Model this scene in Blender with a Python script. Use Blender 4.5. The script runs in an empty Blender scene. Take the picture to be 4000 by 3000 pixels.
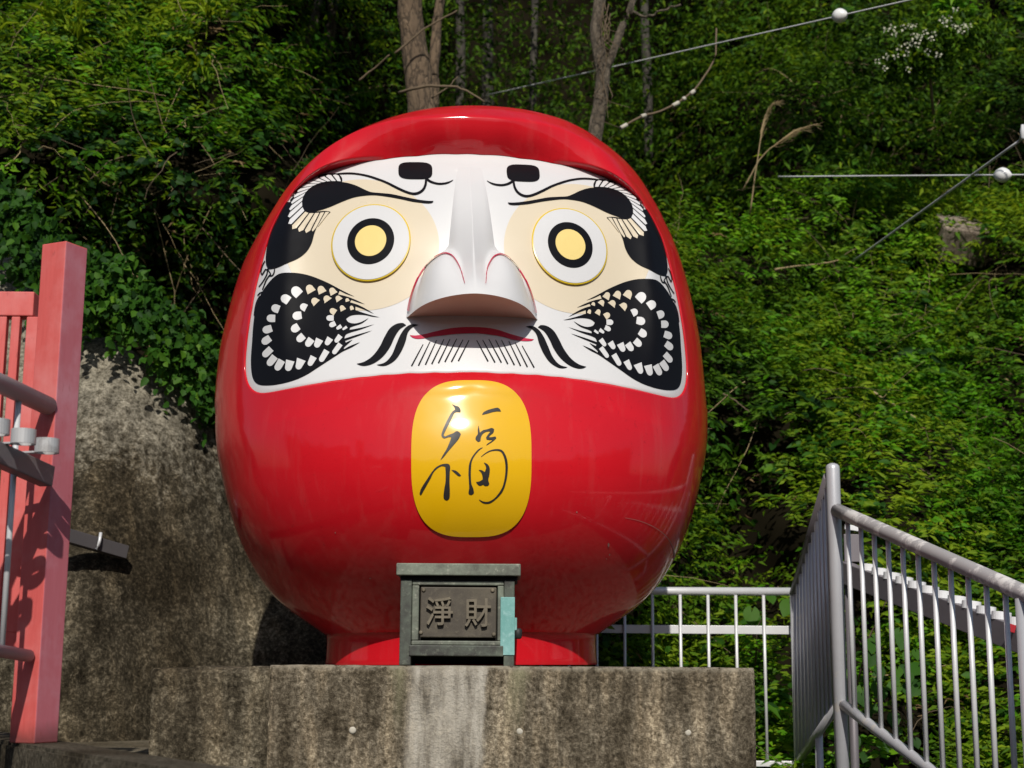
import bpy, bmesh, math, random
import numpy as np
from mathutils import Vector, Matrix
from mathutils.bvhtree import BVHTree
from mathutils.geometry import delaunay_2d_cdt

random.seed(7)
RNG = np.random.default_rng(11)
scene = bpy.context.scene
COL = scene.collection

# ------------------------------------------------------------------ camera, sky, sun, exposure
EYE = 1.6                     # camera height in metres
F = 5900.0                    # focal length in pixels of the 4000 x 3000 photograph
PITCH = math.atan(1110.0 / F)
ROLL = math.radians(0.4)
cam_data = bpy.data.cameras.new('camera')
cam_data.sensor_fit = 'HORIZONTAL'
cam_data.sensor_width = 36.0
cam_data.lens = 36.0 * F / 4000.0
cam_data.clip_start = 0.05
cam_data.clip_end = 600.0
cam = bpy.data.objects.new('camera', cam_data)
COL.objects.link(cam)
FWD = Vector((0, math.cos(PITCH), math.sin(PITCH)))
UP0 = Vector((0, -math.sin(PITCH), math.cos(PITCH)))
RT0 = Vector((1, 0, 0))
RT = RT0 * math.cos(ROLL) + UP0 * math.sin(ROLL)
UP = UP0 * math.cos(ROLL) - RT0 * math.sin(ROLL)
mw = Matrix((RT, UP, -FWD)).transposed().to_4x4()
mw.translation = Vector((0, 0, EYE))
cam.matrix_world = mw
scene.camera = cam
cam_data.dof.use_dof = True
cam_data.dof.focus_distance = 6.3
cam_data.dof.aperture_fstop = 3.2
CAM = Vector((0, 0, EYE))

SUN_EL = math.radians(38.0)
SUN_AZ = math.radians(-2.0)   # light travels along +Y, a touch to the left
world = bpy.data.worlds.new('World')
scene.world = world
world.use_nodes = True
wn = world.node_tree.nodes
bg = wn['Background']
sky = wn.new('ShaderNodeTexSky')
sky.sky_type = 'NISHITA'
sky.sun_disc = False
sky.sun_elevation = SUN_EL
sky.sun_rotation = math.pi
world.node_tree.links.new(sky.outputs[0], bg.inputs[0])
bg.inputs[1].default_value = 0.075
sun_d = bpy.data.lights.new('sun', 'SUN')
sun_d.energy = 3.75
sun_d.angle = math.radians(0.5)
sun_d.color = (1.0, 0.955, 0.87)
sun = bpy.data.objects.new('sun', sun_d)
COL.objects.link(sun)
ldir = Vector((math.sin(SUN_AZ) * math.cos(SUN_EL), math.cos(SUN_AZ) * math.cos(SUN_EL), -math.sin(SUN_EL)))
sun.rotation_euler = ldir.to_track_quat('-Z', 'Y').to_euler()
sun.location = (0, -10, 12)
scene.view_settings.view_transform = 'Standard'
scene.view_settings.look = 'None'
scene.view_settings.gamma = 1.0
scene.view_settings.exposure = 0.0
scene.view_settings.use_curve_mapping = False
scene.cycles.max_bounces = 8

# ------------------------------------------------------------------ helpers
def ray(px, py):
    return (RT * ((px - 2000.0) / F) + UP * ((1500.0 - py) / F) + FWD)

def P(px, py, Y):
    """the point of the place at depth Y that the photograph shows at px, py"""
    d = ray(px, py)
    return CAM + d * (Y / d.y)

def tag(o, label=None, cat=None, group=None, kind=None):
    if label: o['label'] = label
    if cat: o['category'] = cat
    if group: o['group'] = group
    if kind: o['kind'] = kind
    return o

def empty(name, loc, label, cat, group=None, rz=0.0):
    o = bpy.data.objects.new(name, None)
    o.empty_display_size = 0.1
    o.location = loc
    o.rotation_euler = (0, 0, rz)
    COL.objects.link(o)
    tag(o, label, cat, group)
    return o

def link_mesh(name, me, mat, parent=None, smooth=False):
    o = bpy.data.objects.new(name, me)
    if mat is not None and not me.materials:
        me.materials.append(mat)
    COL.objects.link(o)
    if parent is not None:
        o.parent = parent
    if smooth:
        me.polygons.foreach_set('use_smooth', np.ones(len(me.polygons), dtype=bool))
    return o

def mesh_from(name, verts, faces):
    me = bpy.data.meshes.new(name)
    me.from_pydata([tuple(v) for v in verts], [], faces)
    me.update()
    return me

def mesh_np(name, verts, tris):
    me = bpy.data.meshes.new(name)
    nv, nt = len(verts), len(tris)
    me.vertices.add(nv)
    me.vertices.foreach_set('co', np.ascontiguousarray(verts, dtype=np.float32).ravel())
    me.loops.add(nt * 3)
    me.loops.foreach_set('vertex_index', np.ascontiguousarray(tris, dtype=np.int32).ravel())
    me.polygons.add(nt)
    me.polygons.foreach_set('loop_start', np.arange(0, nt * 3, 3, dtype=np.int32))
    me.update(calc_edges=True)
    return me

def rel(parent, p):
    """a world point in the parent's own coordinates"""
    while parent.parent is not None: parent = parent.parent      # parts of parts sit at their thing's origin
    l = Vector(p) - parent.location
    a = -parent.rotation_euler[2]
    return Vector((l.x * math.cos(a) - l.y * math.sin(a), l.x * math.sin(a) + l.y * math.cos(a), l.z))

class MB:
    """gathers boxes, tubes and lathes into one mesh"""
    def __init__(self):
        self.bm = bmesh.new()
    def box(self, c, s, rot=None, bevel=0.0):
        r = bmesh.ops.create_cube(self.bm, size=1.0)
        vs = r['verts']
        m = Matrix.Translation(Vector(c)) @ (rot.to_4x4() if rot else Matrix.Identity(4)) @ Matrix.Diagonal((*s, 1))
        bmesh.ops.transform(self.bm, matrix=m, verts=vs)
        if bevel > 0:
            es = list({e for v in vs for e in v.link_edges})
            bmesh.ops.bevel(self.bm, geom=es, offset=bevel, segments=2, affect='EDGES', profile=0.5)
        return self
    def tube(self, pts, r, n=12, cap=True, r2=None):
        pts = [Vector(p) for p in pts]
        rings = []
        for i, p in enumerate(pts):
            t = (pts[min(i + 1, len(pts) - 1)] - pts[max(i - 1, 0)]).normalized()
            ref = Vector((0, 0, 1)) if abs(t.z) < 0.9 else Vector((1, 0, 0))
            u = t.cross(ref).normalized(); v = u.cross(t).normalized()
            if isinstance(r, (list, tuple)): rr = r[i]
            else: rr = r if r2 is None else r + (r2 - r) * i / max(1, len(pts) - 1)
            rings.append([self.bm.verts.new(p + (u * math.cos(a) + v * math.sin(a)) * rr) for a in [2 * math.pi * k / n for k in range(n)]])
        for a, b in zip(rings, rings[1:]):
            for k in range(n):
                f = self.bm.faces.new((a[k], a[(k + 1) % n], b[(k + 1) % n], b[k])); f.smooth = True
        if cap:
            self.bm.faces.new(rings[0][::-1]); self.bm.faces.new(rings[-1])
        return self
    def lathe(self, base, axis, prof, n=20):
        """prof: (distance along axis, radius)"""
        axis = Vector(axis).normalized()
        ref = Vector((0, 0, 1)) if abs(axis.z) < 0.9 else Vector((1, 0, 0))
        u = axis.cross(ref).normalized(); v = u.cross(axis).normalized()
        rings = []
        for h, r in prof:
            rings.append([self.bm.verts.new(Vector(base) + axis * h + (u * math.cos(a) + v * math.sin(a)) * r) for a in [2 * math.pi * k / n for k in range(n)]])
        for a, b in zip(rings, rings[1:]):
            for k in range(n):
                f = self.bm.faces.new((a[k], a[(k + 1) % n], b[(k + 1) % n], b[k])); f.smooth = True
        self.bm.faces.new(rings[0][::-1]); self.bm.faces.new(rings[-1])
        return self
    def build(self, name, mat, parent=None):
        bmesh.ops.recalc_face_normals(self.bm, faces=self.bm.faces)
        me = bpy.data.meshes.new(name)
        if parent is not None:
            for v in self.bm.verts: v.co = rel(parent, v.co)
        self.bm.to_mesh(me); self.bm.free()
        return link_mesh(name, me, mat, parent)

# numpy value noise
def _hash(ix, iy, iz, seed):
    h = (ix * 374761393 + iy * 668265263 + iz * 2147483647 + seed * 144665) & 0xFFFFFFFF
    h = ((h ^ (h >> 13)) * 1274126177) & 0xFFFFFFFF
    return ((h ^ (h >> 16)) & 0xFFFF) / 65535.0
def vnoise(x, y, z=0.0, seed=0):
    x = np.asarray(x, float); y = np.asarray(y, float); z = np.asarray(z, float) + np.zeros_like(x)
    ix, iy, iz = [np.floor(a).astype(np.int64) for a in (x, y, z)]
    fx, fy, fz = x - ix, y - iy, z - iz
    fx, fy, fz = [f * f * (3 - 2 * f) for f in (fx, fy, fz)]
    r = 0
    for dx in (0, 1):
        for dy in (0, 1):
            for dz in (0, 1):
                w = (fx if dx else 1 - fx) * (fy if dy else 1 - fy) * (fz if dz else 1 - fz)
                r = r + w * _hash(ix + dx, iy + dy, iz + dz, seed)
    return r * 2 - 1
def sstep(a, b, x):
    t = np.clip((np.asarray(x, float) - a) / (b - a), 0, 1)   # works for a > b too
    return t * t * (3 - 2 * t)

# ------------------------------------------------------------------ materials
def new_mat(name):
    m = bpy.data.materials.new(name); m.use_nodes = True
    nt = m.node_tree
    return m, nt, nt.nodes['Principled BSDF']
def N(nt, kind, **kw):
    n = nt.nodes.new(kind)
    for k, v in kw.items():
        if k.startswith('i_'): n.inputs[int(k[2:])].default_value = v
        else: setattr(n, k, v)
    return n
def ramp(nt, stops):
    r = nt.nodes.new('ShaderNodeValToRGB')
    e = r.color_ramp.elements
    while len(e) < len(stops): e.new(0.5)
    for k, (p, c) in enumerate(stops):
        e[k].position = p
        e[k].color = c if len(c) == 4 else (*c, 1)
    return r
def noise(nt, co, scale, detail=4, rough=0.55, dist=0.0):
    n = nt.nodes.new('ShaderNodeTexNoise')
    n.inputs['Scale'].default_value = scale
    n.inputs['Detail'].default_value = detail
    n.inputs['Roughness'].default_value = rough
    n.inputs['Distortion'].default_value = dist
    nt.links.new(co, n.inputs['Vector'])
    return n
def coords(nt, scale=(1, 1, 1), kind='Object'):
    t = nt.nodes.new('ShaderNodeTexCoord')
    m = nt.nodes.new('ShaderNodeMapping')
    m.inputs['Scale'].default_value = scale
    nt.links.new(t.outputs[kind], m.inputs['Vector'])
    return m.outputs[0]
def mix(nt, fac, a, b, mode='MIX'):
    m = nt.nodes.new('ShaderNodeMix'); m.data_type = 'RGBA'; m.blend_type = mode
    for sock, v in ((m.inputs[0], fac), (m.inputs[6], a), (m.inputs[7], b)):
        if hasattr(v, 'links') or hasattr(v, 'is_output'):
            nt.links.new(v, sock)
        elif isinstance(v, (int, float)): sock.default_value = v
        else: sock.default_value = v if len(v) == 4 else (*v, 1)
    return m.outputs[2]
def bump(nt, bsdf, height, strength=0.3, dist=0.01):
    b = nt.nodes.new('ShaderNodeBump')
    b.inputs['Strength'].default_value = strength
    b.inputs['Distance'].default_value = dist
    nt.links.new(height, b.inputs['Height'])
    nt.links.new(b.outputs[0], bsdf.inputs['Normal'])

def paint(name, col, rough=0.25, coat=0.6, var=0.12, dirt=None, coat_rough=0.06, spec=0.5):
    m, nt, b = new_mat(name)
    co = coords(nt)
    n1 = noise(nt, co, 2.2, 5)
    n2 = noise(nt, co, 38, 4, 0.7)
    dark = tuple(c * (1 - var) for c in col)
    c = mix(nt, n1.outputs[0], dark, col)
    if dirt:
        r = ramp(nt, [(0.60, (0, 0, 0)), (0.74, (1, 1, 1))])
        nt.links.new(n2.outputs[0], r.inputs[0])
        r2 = ramp(nt, [(0.42, (0, 0, 0)), (0.62, (1, 1, 1))])
        nt.links.new(n1.outputs[0], r2.inputs[0])
        f = mix(nt, 1.0, r.outputs[0], r2.outputs[0], 'MULTIPLY')
        mu = nt.nodes.new('ShaderNodeMath'); mu.operation = 'MULTIPLY'; mu.inputs[1].default_value = 0.45
        nt.links.new(f, mu.inputs[0])
        c = mix(nt, mu.outputs[0], c, dirt)
    if dirt:
        # faint rain streaks and dust
        st = noise(nt, coords(nt, (1, 1, 0.10)), 16, 5, 0.62)
        r4 = ramp(nt, [(0.52, (0, 0, 0)), (0.80, (0.16,) * 3)]); nt.links.new(st.outputs[0], r4.inputs[0])
        c = mix(nt, r4.outputs[0], c, (0.50, 0.13, 0.12))
    nt.links.new(c, b.inputs['Base Color'])
    rr = ramp(nt, [(0.3, (rough * 0.7,) * 3), (0.7, (rough * 1.5,) * 3)])
    nt.links.new(n1.outputs[0], rr.inputs[0])
    nt.links.new(rr.outputs[0], b.inputs['Roughness'])
    b.inputs['Coat Weight'].default_value = coat
    b.inputs['Specular IOR Level'].default_value = spec
    b.inputs['Coat Roughness'].default_value = coat_rough
    n3 = noise(nt, co, 6, 2)
    bump(nt, b, n3.outputs[0], 0.05, 0.02)
    return m

RED = paint('red_gloss_paint', (0.64, 0.009, 0.018), 0.5, 0.75, 0.22, dirt=(0.30, 0.006, 0.010), coat_rough=0.10, spec=0.06)
WHITE = paint('white_gloss_paint', (0.68, 0.67, 0.67), 0.4, 0.25, 0.05)
CREAM = paint('cream_paint', (0.70, 0.60, 0.445), 0.35, 0.35, 0.04)
BLACK = paint('black_gloss_paint', (0.006, 0.006, 0.008), 0.5, 0.10, 0.2)
BLACK.node_tree.nodes['Principled BSDF'].inputs['Specular IOR Level'].default_value = 0.10
LIPRED = paint('crimson_line_paint', (0.50, 0.004, 0.045), 0.3, 0.4, 0.05)
YELLOW = paint('golden_yellow_paint', (0.80, 0.45, 0.002), 0.5, 0.7, 0.10, coat_rough=0.09, spec=0.15)
NOSE_TAN = paint('salmon_nose_underside', (0.78, 0.47, 0.35), 0.45, 0.3, 0.12)  # salmon below the nose, where the rest of it is white
RIMYEL = paint('eye_rim_yellow_paint', (0.72, 0.50, 0.004), 0.3, 0.4, 0.04)
PUPIL = paint('pale_gold_paint', (0.86, 0.66, 0.24), 0.35, 0.3, 0.05)
INK = paint('brush_ink_paint', (0.010, 0.007, 0.005), 0.6, 0.08, 0.1)

def concrete(name, dark, mid, light, sc=1.0, streak=0.5, stain=None, top_pale=None):
    m, nt, b = new_mat(name)
    co = coords(nt)
    cs = coords(nt, (1, 1, 0.16))
    big = noise(nt, co, 1.3 * sc, 5, 0.6)
    med = noise(nt, co, 26 * sc, 6, 0.72, 0.2)
    fine = noise(nt, co, 60 * sc, 5, 0.75, 0.3)
    stk = noise(nt, cs, 9 * sc, 6, 0.65)
    r1 = ramp(nt, [(0.36, dark), (0.51, mid), (0.67, light)])
    a = nt.nodes.new('ShaderNodeMath'); a.operation = 'MULTIPLY_ADD'
    nt.links.new(fine.outputs[0], a.inputs[0]); a.inputs[1].default_value = 0.72
    s = nt.nodes.new('ShaderNodeMath'); s.operation = 'MULTIPLY'; s.inputs[1].default_value = 0.38
    nt.links.new(med.outputs[0], s.inputs[0])
    nt.links.new(s.outputs[0], a.inputs[2])
    o = nt.nodes.new('ShaderNodeMath'); o.operation = 'SUBTRACT'; o.inputs[1].default_value = 0.05
    nt.links.new(a.outputs[0], o.inputs[0])
    nt.links.new(o.outputs[0], r1.inputs[0])
    r2 = ramp(nt, [(0.34, (0.26, 0.23, 0.18)), (0.50, (0.95, 0.92, 0.88)), (0.68, (2.4, 2.25, 2.05))])
    nt.links.new(stk.outputs[0], r2.inputs[0])
    c = mix(nt, streak, r1.outputs[0], mix(nt, 1.0, r1.outputs[0], r2.outputs[0], 'MULTIPLY'))
    r3 = ramp(nt, [(0.36, (0.46, 0.39, 0.28)), (0.50, (0.95, 0.90, 0.82)), (0.64, (1.6, 1.58, 1.52))])
    nt.links.new(big.outputs[0], r3.inputs[0])
    c = mix(nt, 0.75, c, mix(nt, 1.0, c, r3.outputs[0], 'MULTIPLY'))
    if stain: c = stain(nt, co, c, stk, med)
    elif top_pale:
        sx = nt.nodes.new('ShaderNodeSeparateXYZ'); nt.links.new(co, sx.inputs[0])
        ad = nt.nodes.new('ShaderNodeMath'); ad.operation = 'MULTIPLY_ADD'; ad.inputs[1].default_value = 1.3
        nt.links.new(big.outputs[0], ad.inputs[0]); nt.links.new(sx.outputs[2], ad.inputs[2])
        mr = nt.nodes.new('ShaderNodeMapRange'); mr.inputs[1].default_value = top_pale; mr.inputs[2].default_value = top_pale + 0.55
        nt.links.new(ad.outputs[0], mr.inputs[0])
        rp = ramp(nt, [(0.36, (0.055, 0.047, 0.033)), (0.48, (0.20, 0.178, 0.135)), (0.62, (0.40, 0.36, 0.28))]); nt.links.new(o.outputs[0], rp.inputs[0])
        r5 = ramp(nt, [(0.35, (0.45,) * 3), (0.6, (1.2,) * 3)]); nt.links.new(stk.outputs[0], r5.inputs[0])
        pal = mix(nt, 0.7, rp.outputs[0], mix(nt, 1.0, rp.outputs[0], r5.outputs[0], 'MULTIPLY'))
        m2 = nt.nodes.new('ShaderNodeMath'); m2.operation = 'MULTIPLY_ADD'; m2.inputs[1].default_value = 1.6; nt.links.new(med.outputs[0], m2.inputs[0]); m2.inputs[2].default_value = -0.8
        ad3 = nt.nodes.new('ShaderNodeMath'); ad3.operation = 'ADD'; nt.links.new(ad.outputs[0], ad3.inputs[0]); nt.links.new(m2.outputs[0], ad3.inputs[1])
        nt.links.new(ad3.outputs[0], mr.inputs[0])
        c = mix(nt, mr.outputs[0], c, pal)
    nt.links.new(c, b.inputs['Base Color'])
    b.inputs['Roughness'].default_value = 0.92
    b.inputs['Specular IOR Level'].default_value = 0.10
    bump(nt, b, o.outputs[0], 0.9, 0.018)
    return m

def metal_paint(name, col, worn, rough=0.38, metallic=0.55, wear=0.55):
    m, nt, b = new_mat(name)
    co = coords(nt)
    n1 = noise(nt, co, 14, 6, 0.7)
    n2 = noise(nt, co, 3.2, 4, 0.6)
    r = ramp(nt, [(wear, (0, 0, 0)), (wear + 0.06, (1, 1, 1))])
    ad = nt.nodes.new('ShaderNodeMath'); ad.operation = 'MULTIPLY_ADD'; ad.inputs[1].default_value = 0.5
    nt.links.new(n1.outputs[0], ad.inputs[0])
    h = nt.nodes.new('ShaderNodeMath'); h.operation = 'MULTIPLY'; h.inputs[1].default_value = 0.5
    nt.links.new(n2.outputs[0], h.inputs[0]); nt.links.new(h.outputs[0], ad.inputs[2])
    nt.links.new(ad.outputs[0], r.inputs[0])
    base = mix(nt, n2.outputs[0], tuple(c * 0.75 for c in col), tuple(min(1, c * 1.15) for c in col))
    c = mix(nt, r.outputs[0], base, worn)
    nt.links.new(c, b.inputs['Base Color'])
    b.inputs['Metallic'].default_value = metallic
    b.inputs['Roughness'].default_value = rough
    bump(nt, b, n1.outputs[0], 0.12, 0.004)
    return m

SILVER = metal_paint('silver_pipe_paint', (0.56, 0.56, 0.59), (0.66, 0.62, 0.58), 0.36, 0.25, 0.56)
WORN_SILVER = metal_paint('worn_handrail_paint', (0.46, 0.44, 0.44), (0.82, 0.79, 0.76), 0.5, 0.1, 0.50)
GREYBAR = metal_paint('grey_bar_paint', (0.20, 0.18, 0.195), (0.32, 0.30, 0.30), 0.5, 0.3, 0.62)
PALE_METAL = metal_paint('pale_metal_paint', (0.70, 0.70, 0.71), (0.60, 0.58, 0.56), 0.42, 0.2, 0.6)
RING_GREY = metal_paint('chalky_grey_ring_paint', (0.50, 0.50, 0.51), (0.36, 0.35, 0.35), 0.5, 0.2, 0.55)
WHITE_RING = metal_paint('white_ring_paint', (0.80, 0.80, 0.82), (0.7, 0.68, 0.66), 0.42, 0.0, 0.64)

def wood_red(c0=(0.50, 0.060, 0.055), c1=(0.70, 0.14, 0.125), c2=(0.66, 0.21, 0.20), name='faded_red_painted_wood'):
    m, nt, b = new_mat(name)
    co = coords(nt, (9, 9, 0.8))
    cb = coords(nt)
    g = noise(nt, co, 6, 7, 0.68)
    w = noise(nt, cb, 3.0, 5, 0.65)
    c = mix(nt, g.outputs[0], c0, c1)
    r = ramp(nt, [(0.46, (0, 0, 0)), (0.72, (1, 1, 1))])
    nt.links.new(w.outputs[0], r.inputs[0])
    c = mix(nt, r.outputs[0], c, c2)
    nt.links.new(c, b.inputs['Base Color'])
    sx = nt.nodes.new('ShaderNodeSeparateXYZ'); nt.links.new(cb, sx.inputs[0])
    ad = nt.nodes.new('ShaderNodeMath'); ad.operation = 'MULTIPLY_ADD'; ad.inputs[1].default_value = -0.16
    nt.links.new(w.outputs[0], ad.inputs[0]); nt.links.new(sx.outputs[2], ad.inputs[2])
    mr = nt.nodes.new('ShaderNodeMapRange'); mr.inputs[1].default_value = 0.0; mr.inputs[2].default_value = -0.06; mr.inputs[4].default_value = 0.7
    nt.links.new(ad.outputs[0], mr.inputs[0])
    c = mix(nt, mr.outputs[0], c, (0.10, 0.03, 0.025))
    sp = noise(nt, coords(nt, (3, 3, 1.2)), 11, 5, 0.7)
    rs = ramp(nt, [(0.62, (0, 0, 0)), (0.74, (0.55,) * 3)]); nt.links.new(sp.outputs[0], rs.inputs[0])
    c = mix(nt, rs.outputs[0], c, (0.30, 0.055, 0.05))
    nt.links.new(c, b.inputs['Base Color'])
    b.inputs['Roughness'].default_value = 0.62
    bump(nt, b, g.outputs[0], 0.18, 0.004)
    return m
REDWOOD = wood_red()
SKYLIT_SIDE = wood_red((0.46, 0.10, 0.125), (0.56, 0.175, 0.215), (0.58, 0.26, 0.31), 'mauve_skylit_painted_wood')  # bluish sky tint on the post's shaded right face, put into the colour

def patina(name, base, green, pale, fac=0.5):
    m, nt, b = new_mat(name)
    co = coords(nt)
    n1 = noise(nt, co, 9, 6, 0.65)
    n2 = noise(nt, co, 45, 5, 0.7)
    r = ramp(nt, [(0.42, (0, 0, 0)), (0.66, (1, 1, 1))])
    nt.links.new(n1.outputs[0], r.inputs[0])
    c = mix(nt, r.outputs[0], base, green)
    r2 = ramp(nt, [(0.55, (0, 0, 0)), (0.72, (fac,) * 3)])
    nt.links.new(n2.outputs[0], r2.inputs[0])
    c = mix(nt, r2.outputs[0], c, pale)
    nt.links.new(c, b.inputs['Base Color'])
    b.inputs['Roughness'].default_value = 0.6
    b.inputs['Metallic'].default_value = 0.15
    bump(nt, b, n2.outputs[0], 0.25, 0.004)
    return m
BRONZE = patina('weathered_bronze', (0.042, 0.041, 0.036), (0.105, 0.125, 0.096), (0.24, 0.26, 0.20))
BRONZE_LID = patina('pale_weathered_bronze', (0.10, 0.105, 0.085), (0.21, 0.24, 0.185), (0.42, 0.42, 0.34), 0.7)
PLAQUE = patina('brown_bronze', (0.066, 0.054, 0.040), (0.105, 0.088, 0.062), (0.18, 0.155, 0.11), 0.5)
GLYPH = patina('brown_bronze_lettering', (0.13, 0.108, 0.076), (0.19, 0.16, 0.112), (0.28, 0.24, 0.17), 0.4)
VERDIGRIS = patina('turquoise_verdigris', (0.15, 0.36, 0.335), (0.25, 0.47, 0.45), (0.42, 0.62, 0.61), 0.6)
def flat(name, col, rough=0.8):
    m, nt, b = new_mat(name)
    co = coords(nt); n = noise(nt, co, 8, 4)
    c = mix(nt, n.outputs[0], tuple(v * 0.75 for v in col), tuple(v * 1.2 for v in col))
    nt.links.new(c, b.inputs['Base Color']); b.inputs['Roughness'].default_value = rough
    return m
DARK = flat('dark_hollow_bronze', (0.012, 0.011, 0.01))
SOIL = flat('dark_leaf_litter_soil', (0.012, 0.010, 0.006), 1.0)
SOIL.node_tree.nodes['Principled BSDF'].inputs['Specular IOR Level'].default_value = 0.0
BLACKIRON = flat('black_iron', (0.02, 0.02, 0.02), 0.6)
STRAW = flat('dry_straw', (0.36, 0.27, 0.14), 0.8)
TWIG = flat('brown_twig', (0.14, 0.10, 0.06), 0.9)
CABLE = flat('grey_steel_cable', (0.58, 0.59, 0.59), 0.6)
BALL = paint('white_porcelain', (0.82, 0.82, 0.80), 0.3, 0.5, 0.04)

def bark(name, a, b_, sc=1.0):
    m, nt, b = new_mat(name)
    co = coords(nt, (1, 1, 0.35))
    v = nt.nodes.new('ShaderNodeTexVoronoi'); v.feature = 'DISTANCE_TO_EDGE'
    v.inputs['Scale'].default_value = 26 * sc
    n = noise(nt, co, 16 * sc, 6, 0.7, 0.6)
    nm = mix(nt, 0.12, co, n.outputs[1])
    nt.links.new(nm, v.inputs['Vector'])
    r = ramp(nt, [(0.0, (0.25, 0.25, 0.25)), (0.13, (1, 1, 1))])
    nt.links.new(v.outputs[0], r.inputs[0])
    c = mix(nt, n.outputs[0], a, b_)
    c = mix(nt, 1.0, c, r.outputs[0], 'MULTIPLY')
    nt.links.new(c, b.inputs['Base Color']); b.inputs['Roughness'].default_value = 0.95
    bump(nt, b, v.outputs[0], 0.8, 0.03)
    return m
BARK = bark('flaky_brown_bark', (0.06, 0.038, 0.022), (0.25, 0.175, 0.11), 0.75)
PALEBARK = bark('pale_grey_bark', (0.075, 0.058, 0.038), (0.25, 0.20, 0.145), 1.1)
DIMBARK = bark('dim_wood_bark', (0.045, 0.038, 0.03), (0.12, 0.105, 0.085), 0.8)

def leaf_mat(name, dark, mid, light, rough=0.42, trans=0.35):
    m, nt, b = new_mat(name)
    at = nt.nodes.new('ShaderNodeAttribute'); at.attribute_name = 'tint'
    r = ramp(nt, [(0.0, dark), (0.5, mid), (1.0, light)])
    nt.links.new(at.outputs['Fac'], r.inputs[0])
    nt.links.new(r.outputs[0], b.inputs['Base Color'])
    b.inputs['Roughness'].default_value = rough
    b.inputs['Specular IOR Level'].default_value = 0.16
    tr = nt.nodes.new('ShaderNodeBsdfTranslucent')
    hs = nt.nodes.new('ShaderNodeHueSaturation'); hs.inputs['Value'].default_value = 1.5; hs.inputs['Hue'].default_value = 0.485
    nt.links.new(r.outputs[0], hs.inputs['Color']); nt.links.new(hs.outputs[0], tr.inputs[0])
    ms = nt.nodes.new('ShaderNodeMixShader'); ms.inputs[0].default_value = trans
    nt.links.new(b.outputs[0], ms.inputs[1]); nt.links.new(tr.outputs[0], ms.inputs[2])
    nt.links.new(ms.outputs[0], nt.nodes['Material Output'].inputs[0])
    return m
LEAF = leaf_mat('mixed_green_leaf', (0.015, 0.046, 0.005), (0.075, 0.168, 0.007), (0.25, 0.35, 0.015), 0.62, 0.4)
LEAF_IVY = leaf_mat('deep_green_ivy_leaf', (0.010, 0.036, 0.008), (0.040, 0.125, 0.010), (0.14, 0.28, 0.018), 0.55, 0.38)
LEAF_BRIGHT = leaf_mat('fresh_green_leaf', (0.03, 0.11, 0.005), (0.095, 0.275, 0.008), (0.25, 0.44, 0.018), 0.5, 0.4)
LEAF_DRY = leaf_mat('withered_leaf', (0.07, 0.04, 0.02), (0.16, 0.10, 0.045), (0.30, 0.22, 0.11), 0.8, 0.2)
PETAL = leaf_mat('cream_blossom', (0.5, 0.5, 0.36), (0.66, 0.66, 0.5), (0.78, 0.78, 0.66), 0.6, 0.3)

# ------------------------------------------------------------------ setting: ground, terrace, hillside, wall, plinth
PT = EYE + 0.012              # height of the plinth top
GROUND_MAT = concrete('dark_asphalt_path', (0.028, 0.028, 0.028), (0.052, 0.051, 0.05), (0.085, 0.083, 0.08), 0.8, 0.2)
me = mesh_from('ground', [(-300, -300, 0), (300, -300, 0), (300, 300, 0), (-300, 300, 0)], [(0, 1, 2, 3)])
tag(link_mesh('ground', me, GROUND_MAT), kind='structure')

def hill_y(X, zr):
    """depth of the hillside face at side X and height zr above the eye"""
    X = np.asarray(X, float); zr = np.asarray(zr, float)
    y = 9.05 + 0.50 * np.maximum(zr, 0) + 0.18 * np.minimum(zr, 0)
    y = y - 0.85 * (1 - sstep(-2.6, -0.9, X)) * (1 - 0.6 * sstep(2.2, 4.5, zr))
    y = y + 0.7 * sstep(1.0, 3.0, X) * sstep(-0.2, 2.0, zr)
    win = sstep(-1.75, -0.7, X) * (1 - sstep(1.1, 2.6, X))
    y = y + 6.0 * win * sstep(3.25, 4.0, zr)
    y = y + 1.0 * sstep(1.2, 2.4, X) * sstep(2.6, 4.2, zr)
    return y
PITS = ((-2.15, 2.55, 0.45, 0.36, 0.8), (-2.95, 2.45, 0.5, 0.34, 0.55), (-1.75, 1.75, 0.42, 0.30, 0.5), (-1.35, 2.9, 0.35, 0.3, 0.45), (1.35, 1.15, 0.34, 0.42, 0.8), (1.7, 0.55, 0.35, 0.25, 0.6), (1.2, 1.95, 0.22, 0.3, 0.45),
        (3.45, 2.95, 0.34, 0.36, 0.9), (2.1, 2.75, 0.5, 0.28, 0.6), (2.0, 4.0, 0.6, 0.4, 0.7), (3.1, 4.5, 0.7, 0.3, 0.7), (3.5, 1.45, 0.3, 0.35, 0.55), (2.3, 0.1, 0.5, 0.22, 0.5), (1.2, 0.1, 0.6, 0.3, 0.6))
def hill_bumps(X, zr):
    b = 0.62 * vnoise(X * 0.85, zr * 0.95, 0.0, 3) + 0.42 * vnoise(X * 1.9, zr * 2.2, 1.0, 5) + 0.12 * vnoise(X * 5, zr * 5, 2.0, 8)
    b = b + 0.85 * sstep(3.30, 2.95, zr) * sstep(1.45, 2.0, zr) * sstep(-4.2, -3.4, X) * sstep(-0.9, -1.5, X)
    b = b - 0.30 * np.exp(-((zr - 3.5) / 0.35) ** 2) * sstep(-0.9, -1.5, X)
    for x0, z0, rx, rz, dp in PITS:
        b = b + dp * np.exp(-((X - x0) / rx) ** 2 - ((zr - z0) / rz) ** 2)
    return b
nx, nz = 190, 170
gx = np.linspace(-9, 10, nx); gz = np.linspace(-2.2, 11.0, nz)
GX, GZ = np.meshgrid(gx, gz)
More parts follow.
